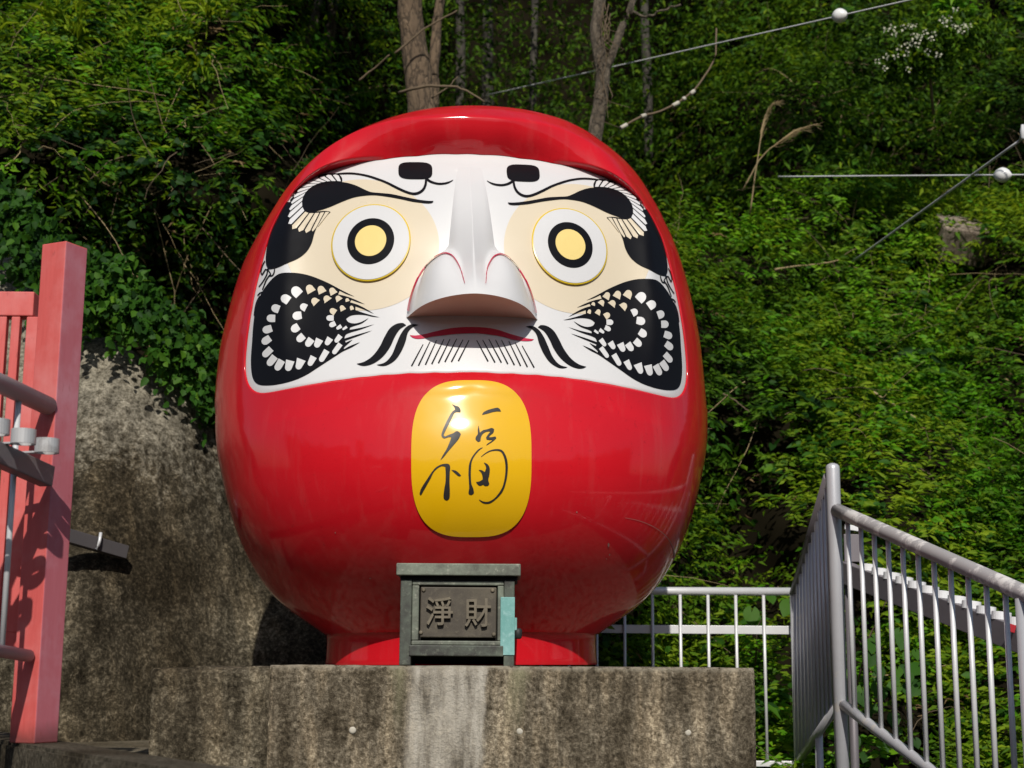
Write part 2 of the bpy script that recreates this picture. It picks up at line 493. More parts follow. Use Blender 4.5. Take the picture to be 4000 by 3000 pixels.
GY = hill_y(GX, GZ) + hill_bumps(GX, GZ) * 0.6 + 0.40
verts = np.stack([GX, GY, GZ + EYE], -1).reshape(-1, 3)
idx = np.arange(nx * nz).reshape(nz, nx)
q = np.stack([idx[:-1, :-1], idx[:-1, 1:], idx[1:, 1:], idx[1:, :-1]], -1).reshape(-1, 4)
tris = np.concatenate([q[:, [0, 1, 2]], q[:, [0, 2, 3]]])
o = link_mesh('hillside', mesh_np('hillside', verts, tris), SOIL, smooth=True)
tag(o, kind='structure')

WALL_MAT = concrete('mossy_shotcrete', (0.014, 0.012, 0.008), (0.062, 0.054, 0.039), (0.22, 0.195, 0.15), 0.9, 0.6, None, 3.25)
nx, nz = 150, 120
gx = np.concatenate([np.linspace(-5.0, -2.4, 50), np.linspace(-2.38, -0.995, 85), np.linspace(-0.985, -0.35, 15)])
VV = np.linspace(0, 1, nz)
verts = []
for v in VV:
    for x in gx:
        top = 1.50 + max(0.0, -1.65 - x) * 0.66 + 0.10 * float(vnoise(x * 3.1, 0, 0, 25)) + 0.05 * float(vnoise(x * 9, 0, 0, 26))
        zr = -1.6 + 1.57 * (v / 0.42) if v < 0.42 else -0.03 + (top + 0.03) * (v - 0.42) / 0.58
        y = 7.85 + 0.42 * max(zr, 0.0) + 0.05 * zr + 0.95 * float(sstep(-2.35, -1.25, x))
        n = float(vnoise(x * 1.1, zr * 1.1, 0, 21)) * 0.10 + float(vnoise(x * 4, zr * 4, 0, 22)) * 0.03 + float(vnoise(x * 11, zr * 11, 0, 23)) * 0.020 + float(vnoise(x * 26, zr * 26, 0, 24)) * 0.010
        y += n
        # the top rounds over into the slope
        y += 0.5 * max(0.0, v - 0.86) ** 1.3 * 3
        verts.append((x, y, zr + EYE))
idx = np.arange(nx * nz).reshape(nz, nx)
q = np.stack([idx[:-1, :-1], idx[:-1, 1:], idx[1:, 1:], idx[1:, :-1]], -1).reshape(-1, 4)
tris = np.concatenate([q[:, [0, 1, 2]], q[:, [0, 2, 3]]])
o = link_mesh('retaining_wall', mesh_np('retaining_wall', np.array(verts), tris), WALL_MAT, smooth=True)
tag(o, 'rough mossy sprayed-concrete retaining slope behind the red fence post, ivy hanging over its top', 'wall')

WALL_LOW = concrete('mossy_low_wall_concrete', (0.018, 0.015, 0.010), (0.085, 0.074, 0.055), (0.25, 0.225, 0.175), 1.0, 0.7)
TERR_MAT = concrete('dirty_kerb_concrete', (0.026, 0.023, 0.017), (0.085, 0.075, 0.058), (0.20, 0.18, 0.14), 1.0, 0.1)
GROUND_L = concrete('pale_dusty_concrete', (0.06, 0.052, 0.04), (0.16, 0.14, 0.105), (0.33, 0.29, 0.22), 1.0, 0.1)
LWX = P(1050, 2700, 6.02).x - 0.003
bm = bmesh.new()
nx, nz = 44, 46
g = []
for j in range(nz + 1):
    row = []
    for i in range(nx + 1):
        x = -1.43 + (LWX + 1.43) * i / nx; z = EYE + 0.006 - 1.6 * j / nz
        n = float(vnoise(x * 4, z * 4, 0, 41)) * 0.02 + float(vnoise(x * 14, z * 14, 0, 42)) * 0.012 + float(vnoise(x * 30, z * 30, 0, 43)) * 0.006
        y = 6.10 + n
        if j == 0: y += 0.03; z += 0.012 * float(vnoise(x * 9, 0, 0, 44)) - 0.012
        if i == 0: y += 0.06; x += 0.02 * float(vnoise(0, z * 7, 0, 45))
        row.append(bm.verts.new((x, y, max(z, 0.003))))
    g.append(row)
for j in range(nz):
    for i in range(nx):
        bm.faces.new((g[j][i], g[j + 1][i], g[j + 1][i + 1], g[j][i + 1])).smooth = True
b0_, b1_ = bm.verts.new((-1.43, 8.1, EYE)), bm.verts.new((LWX, 8.1, EYE))
b2_, b3_ = bm.verts.new((-1.43, 8.1, 0.003)), bm.verts.new((LWX, 8.1, 0.003))
bm.faces.new(g[0] + [b1_, b0_]); bm.faces.new([r[0] for r in g][::-1] + [b0_, b2_]); bm.faces.new([r[-1] for r in g] + [b3_, b1_])
bmesh.ops.recalc_face_normals(bm, faces=bm.faces)
me = bpy.data.meshes.new('low_wall'); bm.to_mesh(me); bm.free()
tag(link_mesh('low_wall', me, WALL_LOW), 'low stained concrete wall stub joined to the left end of the plinth', 'low wall')

# kerb with a front edge running away to the left, lower ground behind it
e0, e1 = P(-400, 2830, 6.62), P(640, 2985, 3.87)
tz = EYE - 0.25
ed_ = Vector((e1.x - e0.x, e1.y - e0.y, 0)).normalized(); en_ = Vector((-ed_.y, ed_.x, 0))
def slab(name, pts, ztop, mat, bev=0.012):
    bm = bmesh.new()
    top = [bm.verts.new((x, y, ztop)) for x, y in pts]
    bot = [bm.verts.new((x, y, 0.004)) for x, y in pts]
    bm.faces.new(top)
    for i in range(len(pts)):
        j = (i + 1) % len(pts)
        bm.faces.new((top[i], bot[i], bot[j], top[j]))
    bmesh.ops.recalc_face_normals(bm, faces=bm.faces)
    es = [e for e in bm.edges if abs(e.verts[0].co.z - ztop) < 1e-5 and abs(e.verts[1].co.z - ztop) < 1e-5]
    bmesh.ops.bevel(bm, geom=es, offset=bev, segments=2, affect='EDGES')
    me = bpy.data.meshes.new(name); bm.to_mesh(me); bm.free()
    return tag(link_mesh(name, me, mat), kind='structure')
k0_, k1_ = Vector((e0.x, e0.y, 0)) - ed_ * 3.0, Vector((e1.x, e1.y, 0))
k1_ = k1_ + ed_ * ((-0.45 - k1_.x) / ed_.x)
kb = [k0_, k1_, k1_ + Vector((0, 0.30, 0)), k0_ + en_ * 0.24]
slab('kerb', [(p.x, p.y) for p in kb], tz, TERR_MAT)
kx_ = kb[0] + (kb[1] - kb[0]) * ((-0.992 - kb[0].x) / (kb[1].x - kb[0].x))
slab('terrace', [(-7.0, 8.6), (kb[3].x, kb[3].y + 0.01), (-0.992, kx_.y + 0.32), (-0.992, 8.6)], EYE - 0.385, GROUND_L)
def ramp_of(nt, sock, stops):
    r = ramp(nt, stops); nt.links.new(sock, r.inputs[0]); return r.outputs[0]
def plinth_stain(nt, co, c, stk, med):
    """the pale washed streak below the offering box"""
    sx = nt.nodes.new('ShaderNodeSeparateXYZ'); nt.links.new(co, sx.inputs[0])
    w = noise(nt, coords(nt, (1, 1, 0.25)), 7, 4)
    ad = nt.nodes.new('ShaderNodeMath'); ad.operation = 'MULTIPLY_ADD'; ad.inputs[1].default_value = 0.22
    nt.links.new(w.outputs[0], ad.inputs[0]); nt.links.new(sx.outputs[0], ad.inputs[2])
    def band(stops):
        r = ramp(nt, stops); m = nt.nodes.new('ShaderNodeMapRange')
        m.inputs[1].default_value = -1.0; m.inputs[2].default_value = 1.0
        nt.links.new(ad.outputs[0], m.inputs[0]); nt.links.new(m.outputs[0], r.inputs[0])
        return r.outputs[0]
    def u(px): return ((px - 1000) / 2000.0 + 0.025)
    x = lambda px: ((px - 1997.0) / 5900.0 * 6.02 + 1.0) / 2.0 + 0.055
    pale = band([(x(1585), (0, 0, 0)), (x(1650), (0.85,) * 3), (x(1730), (0.65,) * 3), (x(1775), (0.8,) * 3), (x(1850), (1, 1, 1)), (x(1893), (0.9,) * 3), (x(1915), (0.0,) * 3)])
    fr = nt.nodes.new('ShaderNodeMapRange'); fr.inputs[1].default_value = 0.10; fr.inputs[2].default_value = 0.03
    nt.links.new(sx.outputs[1], fr.inputs[0])
    pale_f = fr.outputs[0]
    yel = band([(x(1505), (0, 0, 0)), (x(1560), (0.5,) * 3), (x(1600), (0,) * 3), (x(1990), (0,) * 3), (x(2025), (0.6,) * 3), (x(2060), (0,) * 3)])
    # the moss-yellow runs fade downwards from the box feet
    mz = nt.nodes.new('ShaderNodeMapRange'); mz.inputs[1].default_value = -0.28; mz.inputs[2].default_value = -0.02
    nt.links.new(sx.outputs[2], mz.inputs[0])
    pale = mix(nt, 0.8, pale, mix(nt, 1.0, pale, ramp_of(nt, stk.outputs[0], [(0.38, (0.0,) * 3), (0.60, (1.3,) * 3)]), 'MULTIPLY'))
    pale = mix(nt, 1.0, pale, pale_f, 'MULTIPLY')
    c = mix(nt, pale, c, (0.52, 0.48, 0.41))
    # the mossy top is darkened away from the front edge to cut bounce light
    c = mix(nt, pale_f, mix(nt, 1.0, c, (0.45, 0.45, 0.40), 'MULTIPLY'), c)
    yel = mix(nt, 1.0, yel, mz.outputs[0], 'MULTIPLY')
    c = mix(nt, yel, c, (0.38, 0.36, 0.22))
    # paler arris along the top edge
    me_ = nt.nodes.new('ShaderNodeMapRange'); me_.inputs[1].default_value = -0.028; me_.inputs[2].default_value = -0.006
    nt.links.new(sx.outputs[2], me_.inputs[0])
    mm = nt.nodes.new('ShaderNodeMath'); mm.operation = 'MULTIPLY'
    rr = ramp(nt, [(0.40, (0, 0, 0)), (0.52, (0.8,) * 3)]); nt.links.new(med.outputs[0], rr.inputs[0])
    nt.links.new(me_.outputs[0], mm.inputs[0]); nt.links.new(rr.outputs[0], mm.inputs[1])
    return mix(nt, mm.outputs[0], c, (0.34, 0.30, 0.23))
PLINTH_MAT = concrete('stained_plinth_concrete', (0.034, 0.028, 0.019), (0.145, 0.126, 0.097), (0.36, 0.325, 0.26), 1.1, 0.8, plinth_stain)
PF = 6.02                     # depth of the plinth's front face
pl, pr = P(1050, 2700, PF).x, P(2950, 2700, PF).x
plinth = empty('plinth', ((pl + pr) / 2, PF, PT), 'broad stained concrete plinth carrying the red doll and the offering box', 'plinth')
bm = bmesh.new()
nx, nz = 120, 60
def pv(x, z):
    e = 0.006 * float(vnoise(x * 6, z * 6, 0, 31)) + 0.004 * float(vnoise(x * 22, z * 22, 0, 32))
    return e
w = pr - pl; hgt = PT - 0.004
grid = []
for j in range(nz + 1):
    row = []
    for i in range(nx + 1):
        x = -w / 2 + w * i / nx; z = -hgt * j / nz
        y = pv(x, z)
        zz = z
        if j == 0: y += 0.014; zz = -0.004 * abs(float(vnoise(x * 9, 0, 0, 35))) - 0.003
        if j == 1: zz = -0.016 + 0.004 * float(vnoise(x * 12, 3, 0, 36))
        if i == 0 or i == nx: y += 0.012
        row.append(bm.verts.new((x, y, zz)))
    grid.append(row)
for j in range(nz):
    for i in range(nx):
        f = bm.faces.new((grid[j][i], grid[j + 1][i], grid[j + 1][i + 1], grid[j][i + 1])); f.smooth = True
DEP = 2.3
bl = [bm.verts.new((-w / 2, DEP, -0.002)), bm.verts.new((w / 2, DEP, -0.002))]
bb = [bm.verts.new((-w / 2, DEP, -hgt)), bm.verts.new((w / 2, DEP, -hgt))]
bm.faces.new(grid[0] + [bl[1], bl[0]])
bm.faces.new([r[0] for r in grid][::-1] + [bl[0], bb[0]])
bm.faces.new([r[-1] for r in grid] + [bb[1], bl[1]])
bmesh.ops.recalc_face_normals(bm, faces=bm.faces)
me = bpy.data.meshes.new('block'); bm.to_mesh(me); bm.free()
link_mesh('block', me, PLINTH_MAT, plinth)
PLUG = flat('pale_cement_plug', (0.52, 0.48, 0.40), 0.9)
for px, py in ((1377, 2853), (2031, 2856), (2688, 2861)):
    p = P(px, py, PF)
    MB().lathe(p + Vector((0, 0.012, 0)), (0, -1, 0), [(0, 0.0145), (0.009, 0.014), (0.013, 0.011), (0.0140, 0.004)], 14).build('plug', PLUG, plinth)

# ------------------------------------------------------------------ the doll
DD = 7.2                                     # depth of the doll's axis
YAW = math.radians(4.2)                      # it faces a little to the right
axis = P(1803, 2599, DD)
doll = empty('daruma_doll', (axis.x, DD, PT), 'giant glossy red round doll with a painted white whiskered face and golden badge', 'daruma statue', rz=YAW)
LEAN = math.radians(-0.50)                   # the doll stands a hair out of plumb
DROT = Matrix.Rotation(LEAN, 3, 'Y') @ Matrix.Rotation(YAW, 3, 'Z')
doll.rotation_euler = DROT.to_euler()
DINV = DROT.transposed()
def loc_ray(px, py):
    d = ray(px, py)
    o = CAM - doll.location
    return DINV @ o, DINV @ d

SIL_L = [(1700, 416), (1537, 452), (1392, 515), (1293, 575), (1175, 669), (1103, 760), (1040, 859), (985, 960), (940, 1049), (904, 1157), (877, 1266), (855, 1374), (844, 1483), (839, 1573), (841, 1700), (850, 1808), (864, 1880), (886, 1971), (913, 2061), (949, 2150), (985, 2210), (1018, 2272), (1070, 2340), (1124, 2395), (1175, 2433), (1222, 2462), (1275, 2487)]
SIL_R = [(1989, 410), (2134, 434), (2260, 479), (2369, 551), (2477, 651), (2549, 760), (2604, 868), (2649, 976), (2685, 1103), (2712, 1230), (2734, 1356), (2748, 1483), (2757, 1591), (2761, 1700), (2752, 1808), (2731, 1880), (2712, 1990), (2676, 2098), (2640, 2190), (2590, 2272), (2519, 2350), (2450, 2398), (2386, 2432), (2320, 2485)]
def sil(pts):
    zs, xs = [], []
    for px, py in pts:
        yy = DD - 0.30 * max(0, (900 - py)) / 450.0
        p = Matrix.Rotation(-LEAN, 3, 'Y') @ (P(px, py, yy) - Vector((axis.x, 0, PT)))
        zs.append(p.z); xs.append(p.x)
    i = np.argsort(zs)
    return np.array(zs)[i], np.array(xs)[i]
zl, xl = sil(SIL_L); zr_, xr = sil(SIL_R)
ZTOP = P(1815, 413, DD - 0.13).z - PT - 0.030
ZN = 0.14
BASE_R = 0.628
ZG = np.linspace(ZN, ZTOP, 400)
def w_raw(z):
    a = -np.interp(z, zl, xl); b = np.interp(z, zr_, xr)
    return (a + b) / 2 * 0.988
zk = min(zl[-1], zr_[-1]) - 0.02
wk = w_raw(zk)
W = np.where(ZG < zk, w_raw(np.minimum(ZG, zk)), wk * np.sqrt(np.clip((ZTOP - ZG) / (ZTOP - zk), 0, 1)))
W[0] = BASE_R + 0.01
k = np.exp(-0.5 * (np.arange(-14, 15) / 6.0) ** 2); k /= k.sum()
Wp = np.concatenate([np.full(14, W[0]) - (W[1:15][::-1] - W[0]), W, np.zeros(14)])
Ws = np.convolve(Wp, k, 'valid')
bl_ = sstep(ZTOP - 0.16, ZTOP - 0.28, ZG)
W = Ws * bl_ + W * (1 - bl_)
# fitted to the outline of the hood: wider and flatter at the very top, and carried a little to the right
FIT = [(400, 0.030, 0.100), (425, 0.075, 0.108), (452, 0.090, 0.115), (500, 0.052, 0.102), (560, 0.017, 0.086), (652, -0.001, 0.058), (760, -0.021, 0.042), (859, -0.030, 0.030), (960, -0.026, 0.018), (1049, -0.017, 0.004), (1157, -0.012, 0.0), (1266, -0.009, -0.003), (1374, -0.005, -0.007), (1500, -0.003, -0.007), (1600, 0.0, -0.004)]
_fz = np.array([P(1815, q[0], 7.0).z - PT for q in FIT])[::-1]
_fw = np.array([q[1] for q in FIT])[::-1]; _fs = np.array([q[2] for q in FIT])[::-1]
W = W + np.interp(ZG, _fz, _fw) * np.clip((ZTOP - ZG) / 0.03, 0, 1) ** 0.5
W[-1] = 0.0
def shf(z): return np.interp(z, _fz, _fs, left=0.0)
def wf(z): return np.interp(z, ZG, W)
DZ = np.array([0.14, 0.20, 0.28, 0.36, 0.44, 0.52, 0.60, 0.70, 0.80, 0.90, 1.0, 1.1, 1.2, 1.35, 1.5, 1.65, 1.8, 1.95])
DV = np.array([0.638, 0.712, 0.812, 0.912, 1.004, 1.074, 1.122, 1.155, 1.164, 1.152, 1.127, 1.096, 1.068, 1.056, 1.06, 1.035, 0.995, 0.945])
Draw = np.where(ZG < 1.95, np.interp(ZG, DZ, DV), W * 0.955)
bl2 = sstep(1.75, 2.0, ZG)
Draw = np.interp(ZG, DZ, DV) * (1 - bl2) + W * 0.955 * bl2
Dp = np.concatenate([np.full(14, Draw[0]) - (Draw[1:15][::-1] - Draw[0]), Draw, np.zeros(14)])
Ds = np.convolve(Dp, k, 'valid')
Draw = Ds * bl_ + Draw * (1 - bl_)
def df(z): return np.interp(z, ZG, Draw)
SE = 2.12
def yb(x, z):
    """front surface of the doll's body (negative = towards the viewer)"""
    u = np.clip(np.abs(x) / np.maximum(wf(z), 1e-4), 0, 1)
    return -df(z) * (1 - u ** SE) ** (1 / SE)
def yface(x, z):
    t = np.clip((2.256 - z) / 1.08, -0.2, 1.2)
    lin = -0.615 - (2.256 - z) * 0.425 - 0.05 * np.sin(np.clip(t, 0, 1) * math.pi) - 0.03 * np.sin(2 * math.pi * t)
    f = lin + 0.40 * np.asarray(x) ** 2
    b = yb(x, z)
    cap = b + 0.018 + 0.5 * np.clip(1 - (np.abs(x) / 0.82) ** 2, 0, 1)
    d = cap - f
    f = cap - 0.5 * (d + np.sqrt(d * d + 0.010)) + 0.012
    d = f - (b + 0.010)
    return b + 0.010 + 0.5 * (d + np.sqrt(d * d + 0.0004))
def hit(fn, px, py, y0=-1.6, y1=0.2):
    o, d = loc_ray(px, py)
    ys = np.linspace(y0, y1, 700)
    t = (ys - o.y) / d.y
    xs = o.x + d.x * t; zs = o.z + d.z * t
    g = ys - fn(xs, zs)
    i = np.where((g[:-1] < 0) & (g[1:] >= 0))[0]
    if len(i) == 0:
        j = int(np.argmin(np.abs(g)))
        return Vector((xs[j], ys[j], zs[j]))
    i = i[0]
    f = -g[i] / (g[i + 1] - g[i])
    return Vector((xs[i] + (xs[i + 1] - xs[i]) * f, ys[i] + (ys[i + 1] - ys[i]) * f, zs[i] + (zs[i + 1] - zs[i]) * f))

C1 = lambda pts: [(900 + x / 1.508, 500 + y / 1.508) for x, y in pts]           # crops used while tracing
C8 = lambda pts: [(950 + x / 3.016, 1000 + y / 3.016) for x, y in pts]
C7 = lambda pts: [(1550 + x / 2.765, 950 + y / 2.765) for x, y in pts]
CB = lambda pts: [(1600 + x / 2.634, 1480 + y / 2.634) for x, y in pts]

FACE_L = C1([(1420, 152), (1330, 154), (1100, 165), (900, 185), (760, 205), (640, 235), (540, 270), (460, 315), (390, 370), (340, 430), (290, 510), (250, 590), (220, 680), (195, 770), (175, 850), (150, 950), (130, 1060), (112, 1170), (98, 1280), (90, 1380), (92, 1450), (105, 1505), (130, 1542), (165, 1562), (210, 1562), (300, 1542), (450, 1512), (600, 1487), (750, 1467), (900, 1452), (1050, 1442), (1200, 1438), (1350, 1436), (1420, 1436)])
CREST_L = [(1838, 453), (1700, 456), (1600, 462), (1483, 482), (1380, 518), (1290, 570), (1200, 645), (1120, 735), (1060, 830), (1010, 930), (972, 1030), (945, 1130), (921, 1250), (903, 1370), (892, 1480), (905, 1580), (960, 1640), (1060, 1650), (1200, 1622), (1400, 1575), (1600, 1545), (1838, 1530)]
def half_curve(pts, fn):
    hs = [hit(fn, *p) for p in pts]
    hs[0].x = 0; hs[-1].x = 0
    return [(min(0.0, h.x), h.z) for h in hs]
FC = (0.0, 1.62)
def by_angle(curve, thetas, smooth=3):
    """radius of a left half curve as a function of the angle round the face centre (0 = up, pi = down)"""
    a = np.array([math.atan2(-(x - FC[0]), z - FC[1]) for x, z in curve]); a[0] = 0; a[-1] = math.pi
    r = np.array([math.hypot(x - FC[0], z - FC[1]) for x, z in curve])
    i = np.argsort(a); a, r = a[i], r[i]
    fine = np.linspace(0, math.pi, 2000)
    R = np.interp(fine, a, r)
    kk = np.exp(-0.5 * (np.arange(-60, 61) / (5.0 * smooth)) ** 2); kk /= kk.sum()
    Rp = np.concatenate([R[1:61][::-1], R, R[-61:-1][::-1]])
    R = np.convolve(Rp, kk, 'valid')
    return np.interp(thetas, fine, R)
NT = 480
TH = np.linspace(0, 2 * math.pi, NT, endpoint=False)
THF = np.where(TH <= math.pi, TH, 2 * math.pi - TH)       # mirrored
SX = -np.sin(TH); SZ = np.cos(TH)                          # left for theta in (0, pi)
face_half = half_curve(FACE_L, yface)
crest_half = half_curve(CREST_L, yb)
RF = by_angle(face_half, THF, 2)
RC = by_angle(crest_half, THF, 4)
RC = np.maximum(RC, RF + 0.02)
sil_half = [(0.0, ZTOP)] + [(-float(wf(z)), float(z)) for z in np.linspace(ZTOP - 0.002, ZN, 300)] + [(-x, ZN) for x in np.linspace(BASE_R, 0, 30)]
RS = by_angle(sil_half, THF, 0.5)
up_w = sstep(math.radians(62), math.radians(28), THF)      # 1 under the visor
lo_w = sstep(math.radians(118), math.radians(150), THF)    # 1 below the chin
side_w = np.clip(1 - up_w - lo_w, 0, 1)
loops = []
fx, fz = FC[0] + SX * RF, FC[1] + SZ * RF
fy = yface(fx, fz)
cx, cz = FC[0] + SX * RC, FC[1] + SZ * RC
cy = yb(cx, cz)
def band_y(t, x, z):
    lin = fy + (cy - fy) * t - 0.022 * math.sin(math.pi * t)
    ease = fy + (cy - fy) * (t ** 0.8)
    body = yb(x, z)
    s = sstep(0.0, 0.10, t)
    sid = (fy - 0.0) * (1 - s) + np.minimum(body, 0) * s
    lip = fy + (cy - fy) * np.sin(t * math.pi / 2) ** 0.7
    return side_w * sid + up_w * lin + lo_w * lip
for t in np.concatenate([[0.0, 0.02, 0.05, 0.08, 0.12], np.linspace(0.17, 0.93, 14), [0.97, 1.0]]):
    x, z = fx + (cx - fx) * t, fz + (cz - fz) * t
    y = band_y(t, x, z)
    loops.append(np.stack([x, y, z], -1))
sx_, sz_ = FC[0] + SX * RS, FC[1] + SZ * RS
for t in np.concatenate([[0.008, 0.025], np.linspace(0.06, 1, 44)]):
    g = math.sin(t * math.pi / 2)
    x, z = cx + (sx_ - cx) * g, cz + (sz_ - cz) * g
    y = yb(x, z)
    loops.append(np.stack([x + shf(z) * g, y, z], -1))
L = np.array(loops)
nl = len(L)
# round the crease of the visor slightly
ci = 20
for it in range(5):
    Ls = L.copy()
    for i in range(ci - 3, ci + 4):
        Ls[i] = (L[i - 1] + 2 * L[i] + L[i + 1]) / 4
    L = Ls
_w = [DROT @ Vector(v) + doll.location - CAM for v in L.reshape(-1, 3)]
_py = min((1500 - F * v.dot(UP) / v.dot(FWD), 2000 + F * v.dot(RT) / v.dot(FWD)) for v in _w)
print('TOP', _py, 'L', min(2000 + F * v.dot(RT) / v.dot(FWD) for v in _w), 'R', max(2000 + F * v.dot(RT) / v.dot(FWD) for v in _w))
verts = L.reshape(-1, 3)
idx = np.arange(nl * NT).reshape(nl, NT)
nxt = np.roll(idx, -1, axis=1)
q = np.stack([idx[:-1], nxt[:-1], nxt[1:], idx[1:]], -1).reshape(-1, 4)
tris = np.concatenate([q[:, [0, 1, 2]], q[:, [0, 2, 3]]])
# the back half
NB, NPH = 90, 90
zb = ZN + (ZTOP - ZN) * (1 - np.cos(np.linspace(0, math.pi, NB))) / 2
ph = np.linspace(-math.pi / 2, math.pi / 2, NPH)
bk = np.array([[(float(wf(z)) * math.sin(p) + float(shf(z)), 0.97 * float(wf(z)) * math.cos(p), z) for p in ph] for z in zb]).reshape(-1, 3)
bi = np.arange(NB * NPH).reshape(NB, NPH) + len(verts)
qb = np.stack([bi[:-1, :-1], bi[1:, :-1], bi[1:, 1:], bi[:-1, 1:]], -1).reshape(-1, 4)
trib = np.concatenate([qb[:, [0, 1, 2]], qb[:, [0, 2, 3]]])
allv = np.concatenate([verts, bk]); allt = np.concatenate([tris, trib])
me = mesh_np('body', allv, allt)
body = link_mesh('body', me, RED, doll, smooth=True)
bm = bmesh.new(); bm.from_mesh(me); bmesh.ops.remove_doubles(bm, verts=bm.verts, dist=0.0004)
bmesh.ops.recalc_face_normals(bm, faces=bm.faces)
cnt = sum(1 for f in bm.faces if f.normal.dot(f.calc_center_median() - Vector((0, 0, 1.3))) > 0)
if cnt < len(bm.faces) / 2: bmesh.ops.reverse_faces(bm, faces=bm.faces)
bm.to_mesh(me); bm.free(); me.update()
body_bvh_v = [Vector(v.co) for v in me.vertices]; body_bvh_f = [tuple(p.vertices) for p in me.polygons]
BODY_BVH = BVHTree.FromPolygons(body_bvh_v, body_bvh_f)
# neck
prof = [(-0.0, 0.632), (0.012, 0.634), (0.03, 0.632), (0.10, 0.629), (0.145, 0.632), (0.16, 0.655)]
bm = bmesh.new(); rings = []
for h, r in prof:
    rings.append([bm.verts.new((r * math.cos(a), r * math.sin(a), h)) for a in np.linspace(0, 2 * math.pi, 120, endpoint=False)])
for a, b in zip(rings, rings[1:]):
    for i in range(120):
        f = bm.faces.new((a[i], a[(i + 1) % 120], b[(i + 1) % 120], b[i])); f.smooth = True
me = bpy.data.meshes.new('base'); bm.to_mesh(me); bm.free()
link_mesh('base', me, RED, doll)

# face
ks = np.concatenate([[0.0], np.linspace(0.03, 1.0, 56)])
vs, fs = [(FC[0], float(yface(FC[0], FC[1])), FC[1])], []
for kq in ks[1:]:
    x, z = FC[0] + SX * RF * kq, FC[1] + SZ * RF * kq
    y = yface(x, z)
    if kq == 1.0: y = y + 0.004
    vs += list(zip(x, y, z))
fid = lambda l, i: 1 + l * NT + i % NT
for i in range(NT): fs.append((0, fid(0, i + 1), fid(0, i)))
for l in range(len(ks) - 2):
    for i in range(NT):
        fs.append((fid(l, i), fid(l, i + 1), fid(l + 1, i + 1), fid(l + 1, i)))
me = mesh_from('face', vs, fs)
bm = bmesh.new(); bm.from_mesh(me); bmesh.ops.recalc_face_normals(bm, faces=bm.faces)
if sum(f.normal.y for f in bm.faces) > 0: bmesh.ops.reverse_faces(bm, faces=bm.faces)
bm.to_mesh(me); bm.free()
face = link_mesh('face', me, WHITE, doll, smooth=True)
face_v = [Vector(v.co) for v in me.vertices]; face_f = [tuple(p.vertices) for p in me.polygons]

# nose: a ridge that widens into two wings, cut off flat below
def fhit(px, py): return hit(yface, px, py)
NZT = fhit(1842, 655).z
nb = fhit(1842, 1236); NZB = nb.z                          # line where the underside meets the face
NHW = abs(fhit(1606, 1218).x)
def nose_half(v):   # half width by v (0 top .. 1 lip)
    v = np.asarray(v, float)
    base = 0.070 + 0.060 * v ** 1.1
    wing = sstep(0.56, 0.80, v) ** 0.8 * (NHW - 0.115) + 0.01 * sstep(0.8, 1.0, v)
    return base + wing
def nose_h(u, v):
    """height over the face; u is sideways in metres"""
    a = 0.010 + 0.285 * np.clip(v, 0, 1) ** 1.5
    wr = 0.075 + 0.10 * v
    rr = np.abs(u) / wr
    ridge = a * np.clip(1 - rr, 0, 1) ** 1.0
    ridge = a * (np.sqrt(np.clip(1 - rr, 0, None) ** 2 + 0.004) - 0.063) * np.where(rr < 1, 1, 0)
    e = ((np.abs(u) - 0.118) / 0.122) ** 2 + ((v - 1.02) / 0.42) ** 2
    wing = 0.205 * np.sqrt(np.clip(1 - e, 0, None))
    kk = 0.03
    hw_ = float(np.max(nose_half(v)))
    env = 0.292 * np.clip(1 - (np.abs(u) / hw_) ** 2.2, 0, None) ** 0.62 * (0.30 + 0.70 * np.clip(v, 0, 1))
    bl = sstep(0.72, 1.0, v)
    m = np.maximum(ridge, wing) + np.clip(kk - np.abs(ridge - wing), 0, None) ** 2 / (4 * kk) * np.where((ridge > 0.01) & (wing > 0.01), 1, 0)
    return m * (1 - bl) + env * bl
def lip_rise(u): return 0.030 * (1 - (np.abs(u) / NHW) ** 1.6)
nu, nv = 91, 80
vs, fs = [], []
for j in range(nv):
    v = j / (nv - 1)
    hw = float(nose_half(v))
    for i in range(nu):
        s = -1 + 2 * i / (nu - 1)
        s = math.sin(s * math.pi / 2) * 0.35 + s * 0.65
        u = s * hw
        zb_ = NZB + lip_rise(u) * v ** 2
        z = NZT + (zb_ - NZT) * v
        edge = 1 - abs(s) ** 10
        h = float(nose_h(u, v)) * edge - 0.004 * (1 - edge) - 0.002
        vs.append((u, float(yface(u, z)) - h, z))
for j in range(nv - 1):
    for i in range(nu - 1):
        a = j * nu + i
        fs.append((a, a + nu, a + nu + 1, a + 1))
me = mesh_from('nose', vs, fs)
nose = link_mesh('nose', me, WHITE, doll, smooth=True)
lipv = vs[(nv - 1) * nu:]
nose_v = [Vector(v) for v in vs]; nose_f = list(fs)
# underside
uv_, uf = [], []
NS = 14
for k_ in range(NS + 1):
    t = k_ / NS
    for (x, y, z) in lipv:
        yb0 = float(yface(x, NZB)) + 0.012
        zz = z + (NZB - z) * t + 0.012 * math.sin(t * math.pi) * (1 - (abs(x) / NHW) ** 2)
        uv_.append((x, y + (yb0 - y) * t + 0.0, zz))
for k_ in range(NS):
    for i in range(nu - 1):
        a = k_ * nu + i
        uf.append((a, a + nu, a + nu + 1, a + 1))
me = mesh_from('nose_underside', uv_, uf)
link_mesh('nose_underside', me, NOSE_TAN, nose, smooth=True)

FACE_ONLY = BVHTree.FromPolygons(face_v, face_f)
FACE_BVH = BVHTree.FromPolygons(face_v + nose_v, face_f + [tuple(i + len(face_v) for i in f) for f in nose_f])

